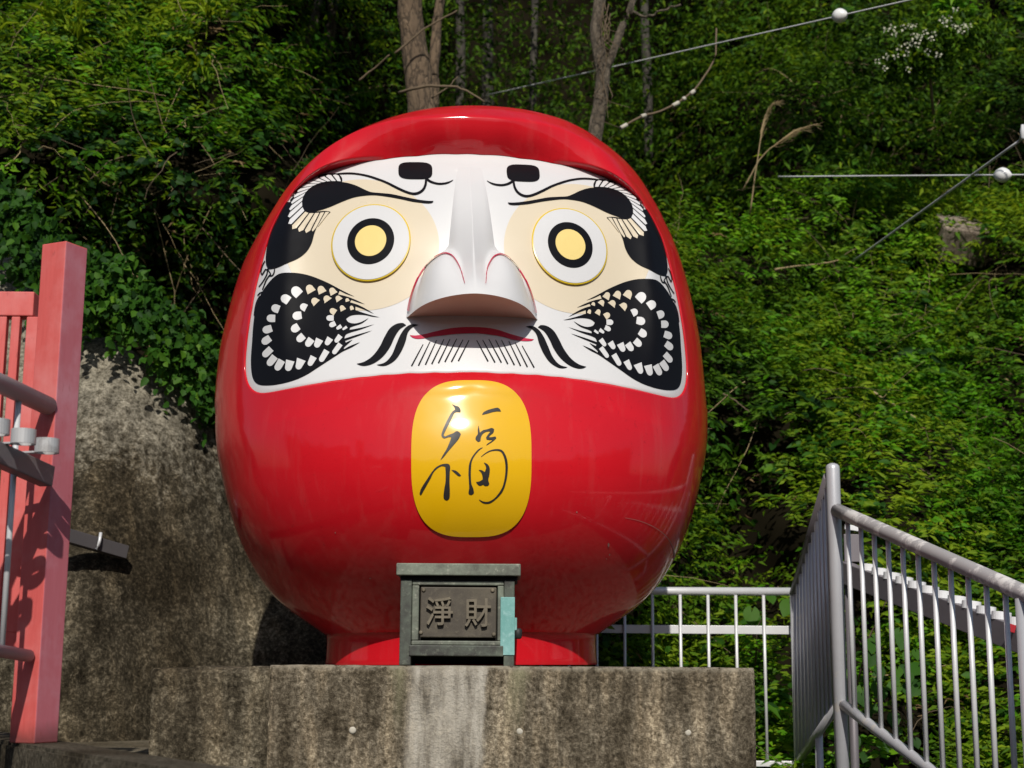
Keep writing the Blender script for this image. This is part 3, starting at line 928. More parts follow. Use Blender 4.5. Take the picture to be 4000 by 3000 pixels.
# ---- painted shapes: thin skins laid on the surface
def spline(pts, step=5.0, closed=True, corner=70):
    n = len(pts); out = []
    P_ = [np.array(p, float) for p in pts]
    rng = range(n) if closed else range(n - 1)
    def tang(i):
        if not closed and (i == 0 or i == n - 1): return np.zeros(2)
        a, b, c = P_[(i - 1) % n], P_[i % n], P_[(i + 1) % n]
        d1, d2 = b - a, c - b
        l1, l2 = np.linalg.norm(d1) + 1e-9, np.linalg.norm(d2) + 1e-9
        ang = math.degrees(math.acos(np.clip(np.dot(d1, d2) / l1 / l2, -1, 1)))
        if ang > corner: return np.zeros(2)
        return (c - a) / (l1 + l2)
    for i in rng:
        a, b = P_[i], P_[(i + 1) % n]
        l = np.linalg.norm(b - a)
        ta, tb = tang(i) * l, tang((i + 1) % n) * l
        m = max(1, int(l / step))
        for k_ in range(m):
            t = k_ / m
            h = (2*t**3 - 3*t**2 + 1) * a + (t**3 - 2*t**2 + t) * ta + (-2*t**3 + 3*t**2) * b + (t**3 - t**2) * tb
            out.append(tuple(h))
    if not closed: out.append(tuple(P_[-1]))
    return out
def stroke(pts, widths):
    """outline of a brush stroke"""
    sp = spline(pts, 5.0, closed=False)
    n = len(sp)
    d = [0.0]
    for a, b in zip(sp, sp[1:]): d.append(d[-1] + math.hypot(b[0] - a[0], b[1] - a[1]))
    if isinstance(widths, (int, float)): widths = [widths] * 2
    ws = np.interp(np.array(d) / d[-1], np.linspace(0, 1, len(widths)), widths)
    l, r = [], []
    for i, p in enumerate(sp):
        a, b = sp[max(0, i - 1)], sp[min(n - 1, i + 1)]
        tx, ty = b[0] - a[0], b[1] - a[1]; tl = math.hypot(tx, ty) + 1e-9
        nxn, nyn = -ty / tl, tx / tl
        l.append((p[0] + nxn * ws[i] / 2, p[1] + nyn * ws[i] / 2)); r.append((p[0] - nxn * ws[i] / 2, p[1] - nyn * ws[i] / 2))
    return l + r[::-1]
def petal(ix, iy, ox, oy, wi, wo):
    ax, ay = ix - ox, iy - oy
    l = math.hypot(ax, ay); ax, ay = ax / l, ay / l
    px, py = -ay, ax
    cx_, cy_ = ox + ax * wo * 0.52, oy + ay * wo * 0.52
    pts = [(ix + px * wi * 0.455, iy + py * wi * 0.455), (ix - px * wi * 0.455, iy - py * wi * 0.455)]
    for k_ in range(9):
        a = math.pi * k_ / 8
        c_, s_ = math.cos(a), math.sin(a)
        pts.append((cx_ - px * wo * 0.545 * c_ - ax * wo * 0.62 * s_, cy_ - py * wo * 0.545 * c_ - ay * wo * 0.62 * s_))
    return pts
def skin(name, polys, mat, parent, bvh, off, mirror=False, grid=13.0, label=None):
    """polys: outlines in photograph pixels; triangulated, then laid on the surface that the sight lines meet"""
    V, T = [], []
    for poly in polys:
        pts = [Vector(p) for p in poly]
        n = len(pts)
        xs = [p.x for p in pts]; ys = [p.y for p in pts]
        extra = []
        gx0 = np.arange(min(xs) + grid / 2, max(xs), grid); gy0 = np.arange(min(ys) + grid / 2, max(ys), grid)
        if len(gx0) * len(gy0) < 30000:
            for gx_ in gx0:
                for gy_ in gy0:
                    inside = False
                    j = n - 1
                    for i in range(n):
                        if (ys[i] > gy_) != (ys[j] > gy_) and gx_ < (xs[j] - xs[i]) * (gy_ - ys[i]) / (ys[j] - ys[i]) + xs[i]: inside = not inside
                        j = i
                    if inside: extra.append(Vector((gx_ + 0.01 * gy_ % 0.7, gy_)))
        res = delaunay_2d_cdt(pts + extra, [(i, (i + 1) % n) for i in range(n)], [list(range(n))], 1, 1e-4)
        vv, ff = res[0], res[2]
        m = []
        for p in vv:
            o, d = loc_ray(p.x, p.y)
            h = bvh.ray_cast(o, d.normalized())
            if h[0] is None: m.append(None); continue
            nn = h[1] if h[1].dot(d) < 0 else -h[1]
            V.append(h[0] + nn * off); m.append(len(V) - 1)
        for f in ff:
            g = [m[i] for i in f]
            if None not in g:
                # keep only triangles inside the outline
                cxx = sum(vv[i].x for i in f) / 3; cyy = sum(vv[i].y for i in f) / 3
                inside = False; j = n - 1
                for i in range(n):
                    if (ys[i] > cyy) != (ys[j] > cyy) and cxx < (xs[j] - xs[i]) * (cyy - ys[i]) / (ys[j] - ys[i]) + xs[i]: inside = not inside
                    j = i
                if inside: T.append(g[::-1])
    objs = []
    for s in ((1, -1) if mirror else (1,)):
        vs = [(v.x * s, v.y, v.z) for v in V]
        me = mesh_from(name, vs, T)
        bm = bmesh.new(); bm.from_mesh(me)
        for f in bm.faces:
            f.normal_update()
            if f.normal.y > 0: f.normal_flip()
            f.smooth = True
        bm.to_mesh(me); bm.free()
        objs.append(link_mesh(name, me, mat, parent))
    return objs

# cream round the eyes
ell = [(775 + 455 * math.cos(a), 690 + 386 * math.sin(a)) for a in np.linspace(0, 2 * math.pi, 140, endpoint=False)]
skin('cream_eye_patch', [C1(ell)], CREAM, face, FACE_ONLY, 0.0012, True)
# black: brow crescent, almond, cheek
crescent = C1([(660, 300), (640, 276), (610, 270), (540, 278), (470, 303), (400, 352), (340, 432), (282, 535), (243, 620), (218, 715), (213, 800), (228, 832), (270, 825), (330, 800), (400, 770), (450, 730), (480, 680), (497, 620), (520, 570), (592, 497), (560, 492), (480, 495), (440, 470), (430, 430), (470, 365), (540, 330), (660, 320)])
almond = C1([(425, 440), (432, 405), (455, 375), (500, 345), (560, 328), (620, 322), (680, 325), (740, 342), (800, 370), (830, 381), (880, 386), (950, 393), (1030, 410), (1100, 424), (1160, 432), (1198, 433), (1190, 443), (1160, 446), (1080, 438), (1000, 421), (920, 407), (850, 399), (790, 402), (730, 412), (660, 437), (590, 467), (530, 487), (480, 497), (445, 492), (428, 472)])
skin('eyebrow', [spline(crescent), spline(almond)], BLACK, face, FACE_BVH, 0.0042, True, grid=9)
outer = C1([(640, 282), (600, 278), (560, 284), (500, 302), (450, 328), (410, 362), (380, 402), (362, 440), (350, 480), (343, 520), (343, 560), (354, 590), (377, 606), (406, 616), (440, 622), (470, 622), (498, 606), (530, 570)])
inner = C1([(655, 322), (610, 320), (560, 324), (510, 338), (475, 358), (448, 385), (433, 412), (428, 440), (430, 462), (438, 480), (448, 493), (470, 500), (492, 500), (514, 498), (536, 496), (556, 494), (572, 493), (590, 496)])
so, si = spline(outer, 3, False), spline(inner, 3, False)
def at_frac(c, f):
    i = f * (len(c) - 1); a = int(i); b = min(a + 1, len(c) - 1); t = i - a
    return (c[a][0] * (1 - t) + c[b][0] * t, c[a][1] * (1 - t) + c[b][1] * t)
polw, polc = [], []
NPET = 17
for k_ in range(NPET):
    a0, a1 = (k_ + 0.12) / NPET, (k_ + 0.88) / NPET
    o0, om, o1 = at_frac(so, a0), at_frac(so, (a0 + a1) / 2), at_frac(so, a1)
    i0, i1 = at_frac(si, a0), at_frac(si, a1)
    pull = lambda o, i, t: (o[0] + (i[0] - o[0]) * t, o[1] + (i[1] - o[1]) * t)
    (polc if k_ >= 12 else polw).append([pull(o0, i0, 0.12), om, pull(o1, i1, 0.12), pull(i1, o1, 0.06), pull(i0, o0, 0.06)])
skin('eyebrow_tuft', polw, WHITE, face, FACE_BVH, 0.0058, True)
skin('eyebrow_lash', polc, CREAM, face, FACE_BVH, 0.0058, True)
line1 = stroke(C1([(612, 276), (650, 271), (720, 270), (790, 280), (850, 297), (920, 324), (980, 354), (1030, 377), (1070, 389), (1105, 386), (1135, 366), (1150, 335), (1153, 300)]), [5, 7, 7, 8, 9, 10, 10, 10, 9])
line2 = stroke(C1([(1150, 298), (1180, 318), (1220, 330), (1262, 329), (1290, 321), (1312, 309)]), [9, 9, 8, 8, 7, 2])
cxd, cyd = 1087, 254
dot = [(cxd + 100 * np.sign(math.cos(a)) * abs(math.cos(a)) ** 0.55 + (3 if True else 0), cyd + 50 * np.sign(math.sin(a)) * abs(math.sin(a)) ** 0.6 + 0.02 * 100 * math.cos(a)) for a in np.linspace(0, 2 * math.pi, 60, endpoint=False)]
skin('brow_curl', [line1, line2], BLACK, face, FACE_BVH, 0.0030, True)
skin('forehead_mark', [C1(dot)], BLACK, face, FACE_BVH, 0.0034, True)
cheek = C8([(450, 205), (560, 199), (680, 209), (800, 238), (920, 283), (1040, 338), (1150, 398), (1240, 444), (1315, 482), (1220, 452), (1138, 412), (1122, 455), (1220, 478), (1330, 520), (1437, 573), (1350, 548), (1275, 520), (1262, 548), (1340, 572), (1440, 620), (1542, 684), (1440, 640), (1325, 598), (1325, 640), (1420, 672), (1520, 702), (1612, 725), (1520, 715), (1440, 698), (1340, 693), (1260, 708), (1215, 742), (1240, 780), (1310, 797), (1390, 780), (1482, 732), (1400, 795), (1262, 845), (1255, 872), (1400, 845), (1552, 804), (1390, 866), (1215, 925), (1195, 975), (1340, 930), (1522, 880), (1370, 940), (1205, 1000), (1210, 1022), (1292, 987), (1240, 1035), (1190, 1082), (1190, 1100), (1260, 1062), (1378, 1018), (1280, 1078), (1180, 1125), (1100, 1175), (1000, 1240), (880, 1318), (760, 1395), (640, 1452), (520, 1490), (400, 1515), (280, 1525), (190, 1515), (140, 1480), (112, 1420), (98, 1330), (96, 1200), (110, 1000), (120, 850), (138, 700), (165, 580), (200, 480), (250, 390), (310, 310), (380, 240)])
skin('cheek_whiskers', [spline(cheek, 5)], BLACK, face, FACE_BVH, 0.0024, True)
R1 = [(665, 462, 590, 385, 125, 108), (540, 535, 465, 482, 112, 95), (430, 635, 350, 605, 100, 88), (385, 738, 292, 735, 92, 82), (345, 852, 245, 882, 88, 82), (325, 965, 237, 1025, 88, 82), (338, 1092, 247, 1180, 86, 74), (382, 1185, 303, 1285, 92, 74), (462, 1230, 398, 1342, 95, 74), (560, 1235, 530, 1350, 112, 74), (690, 1222, 648, 1332, 120, 70), (835, 1190, 783, 1292, 88, 58), (990, 1118, 915, 1244, 78, 58), (1150, 1040, 1066, 1154, 66, 50),
      (655 + 0, 830, 578, 880, 92, 88), (690, 700, 592, 715, 92, 90), (745, 620, 682, 588, 98, 80), (715, 940, 645, 1002, 92, 78), (810, 982, 752, 1062, 95, 72), (905, 985, 862, 1075, 100, 68), (1030, 972, 982, 1048, 85, 58), (1150, 942, 1092, 1018, 68, 48),
      (1070, 735, 990, 735, 70, 62), (1090, 795, 1025, 826, 62, 55), (1160, 828, 1106, 862, 52, 34), (1225, 838, 1176, 872, 34, 24), (1170, 1040, 1170, 1040.5, 1, 1)]
R1 = R1[:-1]
R1c = [(810, 430, 768, 355, 120, 85), (940, 438, 905, 366, 110, 76), (1075, 452, 1038, 386, 100, 64), (870, 560, 822, 512, 115, 78), (1005, 531, 970, 482, 118, 74), (1140, 527, 1108, 480, 95, 58), (1235, 540, 1224, 506, 54, 40), (1090, 674, 1033, 636, 84, 64), (1185, 644, 1158, 592, 78, 50), (1290, 638, 1274, 594, 48, 38)]
mk = lambda rows: [spline(C8(petal(*r)), 3, True, 60) for r in rows]
skin('whisker_scale', mk(R1), WHITE, face, FACE_BVH, 0.0038, True, grid=9)
skin('cream_whisker_scale', mk(R1c), CREAM, face, FACE_BVH, 0.0038, True, grid=9)
curls = [C8([(262, 60), (235, 110), (215, 190), (228, 225), (250, 190), (268, 160), (292, 165), (285, 215), (240, 300), (190, 365)]), C8([(290, 150), (330, 215), (300, 250), (275, 290), (255, 340), (232, 400)]), C8([(375, 152), (370, 195), (345, 235), (305, 235)]), C8([(205, 470), (175, 520), (150, 600), (135, 705)]), C8([(175, 470), (200, 440), (235, 425)])]
skin('temple_curl', [stroke(c, [4, 5, 5, 4]) for c in curls], BLACK, face, FACE_BVH, 0.0030, True)
m1 = C1([(745, 1390), (790, 1378), (838, 1345), (880, 1290), (910, 1230), (940, 1182), (980, 1155), (1020, 1151), (1036, 1164), (1000, 1186), (970, 1230), (942, 1290), (902, 1345), (850, 1385), (800, 1402), (765, 1400)])
m2 = C1([(862, 1396), (910, 1383), (950, 1340), (980, 1270), (1002, 1220), (1032, 1178), (1070, 1157), (1110, 1162), (1072, 1177), (1047, 1205), (1032, 1260), (1006, 1320), (970, 1370), (920, 1400), (885, 1403)])
skin('moustache', [spline(m1, 5, True, 60), spline(m2, 5, True, 60)], BLACK, face, FACE_BVH, 0.0028, True)
hairs = [((285, 1095), (160, 1330)), ((360, 1065), (235, 1325)), ((430, 1050), (310, 1315)), ((510, 1040), (378, 1308)), ((575, 1040), (450, 1298)), ((648, 1035), (520, 1285)), ((715, 1045), (590, 1285)), ((780, 1050), (665, 1275))]
skin('chin_hair', [stroke(C7(h), [3.0, 4.6, 5.6]) for h in hairs], BLACK, face, FACE_BVH, 0.0028, True, grid=8)
lip = C7([(140, 995), (200, 1000), (300, 985), (420, 955), (560, 925), (700, 910), (830, 908), (960, 915), (1080, 935), (1200, 975), (1300, 1005), (1400, 1030), (1480, 1040), (1460, 1055), (1380, 1060), (1250, 1045), (1150, 1015), (1000, 990), (880, 978), (760, 978), (620, 985), (500, 1000), (400, 1010), (300, 1030), (220, 1035), (170, 1022)])
skin('mouth', [spline(lip, 6)], LIPRED, face, FACE_BVH, 0.0028)
wl = stroke(C7([(135, 735), (150, 640), (195, 480), (265, 320), (370, 195), (470, 130), (540, 118), (600, 150), (660, 240), (705, 340), (738, 440)]), [9, 7, 6, 5, 4.5, 4, 3.5, 2.5])
skin('nostril_line', [wl], LIPRED, nose, FACE_BVH, 0.006, True, grid=7)

# eyes: thick discs standing proud of the face
for s in (-1, 1):
    el, er, eu, ed = fhit(1294, 951), fhit(1604, 951), fhit(1449, 801), fhit(1449, 1101)
    ecx, ecz = (el.x + er.x) / 2 * (-s), (eu.z + ed.z) / 2
    RX, RZ = abs(er.x - el.x) / 2, abs(eu.z - ed.z) / 2
    def disc(prof, name, mat, par):
        bm = bmesh.new(); rings = []
        n = 96
        for h, r in prof:
            ring = []
            for a in np.linspace(0, 2 * math.pi, n, endpoint=False):
                qx, qz = ecx + RX * r * math.cos(a), ecz + RZ * r * math.sin(a)
                ring.append(bm.verts.new(Vector((qx, float(yface(qx, qz)) - h, qz))))
            rings.append(ring)
        for a, b in zip(rings, rings[1:]):
            for i in range(n):
                f = bm.faces.new((a[i], a[(i + 1) % n], b[(i + 1) % n], b[i])); f.smooth = False
        bm.faces.new(rings[-1])
        bmesh.ops.recalc_face_normals(bm, faces=bm.faces)
        me = bpy.data.meshes.new(name); bm.to_mesh(me); bm.free()
        return link_mesh(name, me, mat, par)
    eye = disc([(-0.02, 0.965), (0.0155, 0.965), (0.0172, 0.958), (0.0180, 0.75), (0.0185, 0.6), (0.019, 0.4), (0.0192, 0.2)], 'eye', WHITE, doll)
    disc([(-0.02, 1.0), (0.0105, 1.0), (0.0135, 0.99), (0.0150, 0.962)], 'eye_rim', RIMYEL, eye)
    disc([(0.0180, 0.592), (0.0205, 0.590), (0.0212, 0.40), (0.0214, 0.2)], 'iris', BLACK, eye)
    disc([(0.0208, 0.395), (0.0232, 0.392), (0.0235, 0.2)], 'pupil', PUPIL, eye)

# hairline crack and chips low on the right flank
crk = [stroke([(2440, 2022), (2500, 2035), (2560, 2062), (2606, 2100), (2628, 2140)], [1.2, 2.0, 2.2, 2.6]), stroke([(2628, 2140), (2634, 2180), (2622, 2232), (2598, 2270), (2566, 2300)], [3.0, 9.0, 6.0, 4.0, 1.5])]
chips = [spline([(x + dx * w_, y + dy * h_) for dx, dy in ((-1, 0), (-0.3, -1), (0.9, -0.6), (1, 0.5), (0.1, 1))], 2) for x, y, w_, h_ in ((2376, 2128, 3.5, 9), (2380, 2166, 2.5, 4), (2252, 2000, 3, 3), (2368, 2182, 2, 3), (1310, 2080, 2, 3), (1446, 2258, 4, 2))]
PRIMER = flat('bare_primer', (0.34, 0.17, 0.15), 0.8)
for c_ in crk: skin('hairline_crack', [c_], PRIMER, body, BODY_BVH, 0.002, grid=5)
for c_ in chips: skin('paint_chip', [c_], PRIMER, body, BODY_BVH, 0.002, grid=5)

# golden badge
bd = []
for a in np.linspace(0, 2 * math.pi, 160, endpoint=False):
    ca, sa = math.cos(a), math.sin(a)
    bd.append((635 + 615 * np.sign(ca) * abs(ca) ** (2 / 3.0), 821 + 799 * np.sign(sa) * abs(sa) ** (2 / 3.0)))
badge = skin('badge', [CB(bd)], YELLOW, doll, BODY_BVH, 0.006, grid=14)[0]
S = [[(435, 268), (475, 285), (505, 295), (525, 330), (522, 352), (495, 350), (465, 355), (440, 400), (400, 480), (370, 540), (350, 585), (365, 600), (410, 580), (450, 565), (480, 545), (505, 550), (528, 575), (500, 630), (440, 700), (390, 760), (345, 815), (318, 840), (340, 795), (380, 730), (415, 650), (430, 605), (400, 605), (360, 618), (340, 610), (328, 585), (338, 545), (370, 470), (405, 400), (440, 345), (468, 325), (462, 300)],
     [(745, 378), (755, 355), (800, 330), (860, 312), (905, 305), (925, 318), (938, 345), (900, 342), (850, 350), (800, 365)],
     [(708, 485), (715, 520), (722, 560), (755, 535), (800, 525), (845, 512), (868, 525), (860, 560), (825, 590), (815, 608), (850, 605), (880, 598), (890, 615), (860, 645), (810, 678), (785, 690), (800, 672), (840, 645), (850, 632), (815, 635), (790, 628), (785, 610), (805, 580), (830, 548), (800, 548), (760, 565), (735, 600), (728, 645), (705, 655), (678, 630), (680, 605), (700, 575), (700, 530)],
     [(105, 1180), (120, 1130), (150, 1080), (190, 1020), (230, 960), (270, 915), (320, 885), (370, 875), (405, 880), (418, 905), (415, 960), (412, 1060), (415, 1150), (410, 1225), (385, 1245), (360, 1235), (350, 1210), (358, 1130), (370, 1060), (372, 980), (368, 905), (330, 900), (285, 925), (250, 960), (220, 1020), (180, 1090), (140, 1160), (120, 1195)],
     [(430, 938), (470, 943), (505, 968), (530, 995), (510, 1002), (485, 987), (455, 960)],
     [(755, 710), (710, 745), (665, 800), (640, 850), (632, 920), (630, 1000), (636, 1080), (655, 1130), (662, 1170), (640, 1190), (612, 1185), (605, 1170), (612, 1120), (608, 1040), (605, 960), (612, 880), (640, 810), (690, 745), (730, 715)],
     [(760, 862), (800, 880), (822, 920), (820, 980), (808, 1040), (818, 1080), (808, 1095), (775, 1100), (755, 1085), (725, 1098), (700, 1085), (682, 1060), (715, 1055), (750, 1035), (748, 1000), (735, 965), (708, 938), (740, 940), (770, 960), (785, 920), (778, 890)]]
ring = stroke(CB([(735, 805), (780, 770), (830, 745), (890, 735), (940, 745), (970, 785), (988, 840), (995, 900), (992, 980), (978, 1060), (955, 1130), (915, 1190), (870, 1235), (820, 1265), (780, 1270), (745, 1260), (715, 1238)]), [2, 3.5, 4.5, 6.5, 8, 9, 9.5, 9.5, 9, 8.5, 8, 9, 8, 6, 8, 7, 2])
skin('brush_character', [spline(CB(p), 4, True, 55) for p in S] + [ring], INK, badge, BODY_BVH, 0.0082, grid=9)

# ------------------------------------------------------------------ offering box in front of the doll
BF = 6.085                    # depth of its front
def bx(px, py, Y=BF): return P(px, py, Y)
b0, b1 = bx(1557, 2598), bx(2008, 2598)
bw = b1.x - b0.x; bcx = (b0.x + b1.x) / 2
bh = bx(1785, 2205).z - PT
box = empty('offering_box', (bcx, BF, PT), 'small green-brown bronze offering box with raised lettering standing on the plinth', 'offering box')
def bxx(px): return bx(px, 2400).x
def bzz(py): return bx(1785, py).z
BD = 0.30
OX = lambda c: 1520 + c / 3.77
OY = lambda c: 2180 + c / 3.77
def bslab(name, x0, x1, y0, y1, mat, front, depth, parent=box, bev=0.004):
    X0, X1 = bxx(x0), bxx(x1); Z1, Z0 = bzz(y0), bzz(y1)
    return MB().box(((X0 + X1) / 2, BF + front + depth / 2, (Z0 + Z1) / 2), (X1 - X0, depth, Z1 - Z0), bevel=bev).build(name, mat, parent)
bslab('lid', OX(100), OX(1935), OY(85), OY(262), BRONZE_LID, -0.030, BD + 0.05)
bslab('lid_neck', OX(150), OX(1890), OY(264), OY(330), DARK, 0.008, BD - 0.02)
MB().box((bcx, BF + 0.20, (bzz(OY(330)) + PT + 0.002) / 2), (bw - 0.03, BD - 0.16, bzz(OY(330)) - PT - 0.002), bevel=0.003).build('carcass', DARK, box)
st = bslab('stile', OX(160), OX(330), OY(325), OY(1585), BRONZE, 0.0, BD)
st2 = bslab('stile', OX(1690), OX(1845), OY(325), OY(1595), BRONZE, 0.0, BD)
bslab('verdigris_strip', OX(1640), OX(1850), OY(570), OY(1425), VERDIGRIS, -0.0045, 0.02, st2, 0.0015)
bslab('top_rail', OX(332), OX(1688), OY(335), OY(400), BRONZE_LID, 0.006, 0.06)
bslab('side_rail', OX(332), OX(435), OY(402), OY(1215), BRONZE_LID, 0.008, 0.06)
bslab('side_rail', OX(1595), OX(1688), OY(402), OY(1215), BRONZE_LID, 0.008, 0.06)
bslab('middle_rail', OX(332), OX(1688), OY(1217), OY(1282), BRONZE_LID, 0.006, 0.06)
bslab('bottom_rail', OX(300), OX(1688), OY(1284), OY(1445), BRONZE, -0.006, 0.06)
plq = bslab('plaque', OX(455), OX(1580), OY(425), OY(1170), PLAQUE, 0.012, 0.03)
for cx_, cy_ in ((500, 470), (1520, 470), (470, 1100), (1545, 1120)):
    p = Vector((bxx(OX(cx_)), BF + 0.012, bzz(OY(cy_))))
    MB().lathe(p, (0, -1, 0), [(0, 0.009), (0.004, 0.0085), (0.007, 0.004)], 10).build('stud', GLYPH, plq)
MB().lathe(Vector((bxx(OX(1900)), BF + 0.06, bzz(OY(1180)))), (0, 0, 1), [(0, 0.010), (0.006, 0.016), (0.035, 0.017), (0.042, 0.011)], 14).tube([(bxx(OX(1885)), BF + 0.06, bzz(OY(1050))), (bxx(OX(1915)), BF + 0.06, bzz(OY(1050)))], 0.005).build('padlock', BLACKIRON, box)
MB().box((bxx(OX(1862)), BF + 0.06, bzz(OY(960))), (0.012, 0.03, 0.05), bevel=0.002).build('hasp', VERDIGRIS, box)
def raised_text(txt, x0, x1, y0, y1, parent):
    """raised lettering, fitted to the box it fills in the photograph"""
    cu = bpy.data.curves.new('lettering', 'FONT'); cu.body = txt
    cu.size = 1.0; cu.extrude = 0.05; cu.offset = 0.009; cu.resolution_u = 3
    tmp = bpy.data.objects.new('lettering', cu); COL.objects.link(tmp)
    dg = bpy.context.evaluated_depsgraph_get()
    me = bpy.data.meshes.new_from_object(tmp.evaluated_get(dg))
    bpy.data.objects.remove(tmp); bpy.data.curves.remove(cu)
    co = np.zeros(len(me.vertices) * 3); me.vertices.foreach_get('co', co); co = co.reshape(-1, 3)
    mn, mx = co.min(0), co.max(0)
    X0, X1 = bxx(x0), bxx(x1); Z1, Z0 = bzz(y0), bzz(y1)
    t = (co - mn) / np.maximum(mx - mn, 1e-6)
    out = np.stack([X0 + t[:, 0] * (X1 - X0), BF + 0.014 - 0.022 * t[:, 2], Z0 + t[:, 1] * (Z1 - Z0)], -1)
    for i, v in enumerate(me.vertices): v.co = rel(parent_root, out[i])
    me.materials.clear()
    return link_mesh('lettering', me, GLYPH, parent)
parent_root = box
raised_text('\u6de8', OX(545), OX(940), OY(575), OY(990), plq)
raised_text('\u8ca1', OX(1115), OX(1500), OY(590), OY(1010), plq)

# ------------------------------------------------------------------ railings on the right
A_ = P(3262, 1990, 7.6); B_ = P(4000, 2318, 5.9)
dirn = (B_ - A_)
post_b = P(3290, 3000, 7.6)
stair = empty('stair_railing', (A_.x, A_.y, 0.3), 'silver stair railing with worn handrail slanting down at the right edge', 'railing')
ptop = P(3252, 1812, 7.6)
# stair block the railing stands on
STAIR = concrete('stair_concrete', (0.05, 0.045, 0.035), (0.13, 0.12, 0.10), (0.24, 0.22, 0.19), 1.0, 0.2)
rP = 0.0355
MB().lathe((ptop.x, 7.6, 0.004), (0, 0, 1), [(0, rP), (ptop.z - 0.03, rP), (ptop.z - 0.015, rP * 0.93), (ptop.z - 0.006, rP * 0.7), (ptop.z, rP * 0.25)], 20).build('post', SILVER, stair)
hend = A_ + dirn * 1.75
MB().tube([A_ + dirn * t for t in np.linspace(0.015, 1.75, 12)], 0.035, 18).build('handrail', WORN_SILVER, stair)
drop = A_.z - P(3290, 2748, 7.6).z
MB().tube([A_ + dirn * t - Vector((0, 0, drop)) for t in np.linspace(0.015, 1.75, 12)], 0.026, 14).build('lower_rail', SILVER, stair)
nb_ = 12
bal = None
for i in range(1, 21):
    t = i / (nb_ - 0.05)
    if abs(t - 1.0) < 0.03: continue
    p = A_ + dirn * t
    if bal is None:
        bal = MB().tube([p - Vector((0, 0, 0.03)), p - Vector((0, 0, drop - 0.02))], 0.0115, 10).build('baluster', PALE_METAL, stair)
        p_first = p.copy()
    else:
        c = bal.copy(); COL.objects.link(c); c.parent = stair; c.location = p - p_first
p2 = A_ + dirn * 1.0
MB().tube([(p2.x, p2.y, 0.004), (p2.x, p2.y, p2.z - 0.02)], 0.0355, 18).build('post', SILVER, stair)
MB().lathe((ptop.x, 7.6, 0.004), (0, 0, 1), [(0, 0.09), (0.02, 0.09), (0.03, 0.06)], 18).build('post_foot', SILVER, stair)

# short return railing running back from the post
C_ = P(3102, 2318, 8.45); D_ = P(3236, 1862, 7.62)
ret = empty('return_railing', (C_.x, 8.45, 0.3), 'short silver railing running back from the tall post, seen nearly end-on', 'railing')
MB().tube([D_, C_], 0.026, 14).build('handrail', GREYBAR, ret)
d0, d1 = P(3272, 2752, 7.62), P(3106, 2995, 8.45)
MB().tube([d0, d1], 0.022, 12).build('lower_rail', SILVER, ret)
bal = None
for i in range(11):
    t = (i + 0.6) / 11
    a = D_ + (C_ - D_) * t; b = d0 + (d1 - d0) * t
    MB().tube([a - Vector((0, 0, 0.012)), b], 0.0125, 10).build('baluster', SILVER, ret)
leg = P(3198, 2860, 8.0)
MB().tube([(leg.x, 8.0, 0.004), (leg.x, 8.0, leg.z)], 0.021, 12).build('leg', SILVER, ret)
MB().tube([(C_.x, 8.45, 0.004), (C_.x, 8.45, C_.z)], 0.024, 14).build('post', SILVER, ret)

# low railing behind the doll
back = empty('back_railing', (1.0, 8.5, 0.3), 'low pale railing with flat middle bar running level behind the plinth', 'railing')
ra, rb = P(1935, 2306, 8.5), P(3092, 2311, 8.5)
MB().tube([ra, rb], 0.0225, 16).build('handrail', PALE_METAL, back)
za = P(3000, 2461, 8.5).z
MB().box(((ra.x + rb.x) / 2, 8.512, za), (rb.x - ra.x, 0.012, 0.046), bevel=0.002).build('middle_bar', PALE_METAL, back)
zb2 = P(3000, 2983, 8.5).z
MB().box(((ra.x + rb.x) / 2, 8.5, zb2), (rb.x - ra.x, 0.03, 0.030), bevel=0.002).build('bottom_bar', PALE_METAL, back)
bal = None
step_px = 109.8
for i in range(11):
    px = 2991 - step_px * i
    p = P(px, 2700, 8.492)
    if bal is None:
        bal = MB().tube([(p.x, 8.492, zb2 + 0.012), (p.x, 8.492, ra.z - 0.018)], 0.0088, 10).build('baluster', PALE_METAL, back); pf = p
    else:
        c = bal.copy(); COL.objects.link(c); c.parent = back; c.location = (p.x - pf.x, 0, 0)

# ------------------------------------------------------------------ racks of ring holders
def ring_obj(parent, c, r, h, mat, armdir, arm, tilt=0.0):
    mb = MB(); n = 26
    bm = mb.bm
    rot = Matrix.Rotation(tilt, 3, 'Y')
    rings = []
    for rr, zz in ((r, -h / 2), (r, h / 2), (r - 0.006, h / 2), (r - 0.006, -h / 2)):
        rings.append([bm.verts.new(Vector(c) + rot @ Vector((rr * math.cos(a), rr * math.sin(a), zz))) for a in np.linspace(0, 2 * math.pi, n, endpoint=False)])
    for q_ in range(4):
        a, b = rings[q_], rings[(q_ + 1) % 4]
        for i in range(n):
            f = bm.faces.new((a[i], a[(i + 1) % n], b[(i + 1) % n], b[i])); f.smooth = False
    ro = mb.build('ring', mat, parent)
    d = Vector(armdir).normalized()
    yaw = math.atan2(d.y, d.x)
    MB().box(Vector(c) + d * (r + arm / 2 - 0.004) - Vector((0, 0, h * 0.42)), (arm, 0.03, 0.006), Matrix.Rotation(yaw, 3, 'Z'), bevel=0.001).build('arm', mat, ro)
    return ro
r0, r1 = P(3290, 2232, 8.25), P(3990, 2498, 6.75)
rack = empty('ring_rack', (r0.x, r0.y, r0.z), 'long grey bar carrying a row of white metal rings behind the stair railing', 'ring rack')
rd = (r1 - r0); ry = math.atan2(rd.y, rd.x)
rmid = (r0 + r1 + rd * 0.35) / 2
q_ = rd.to_track_quat('X', 'Z').to_matrix()
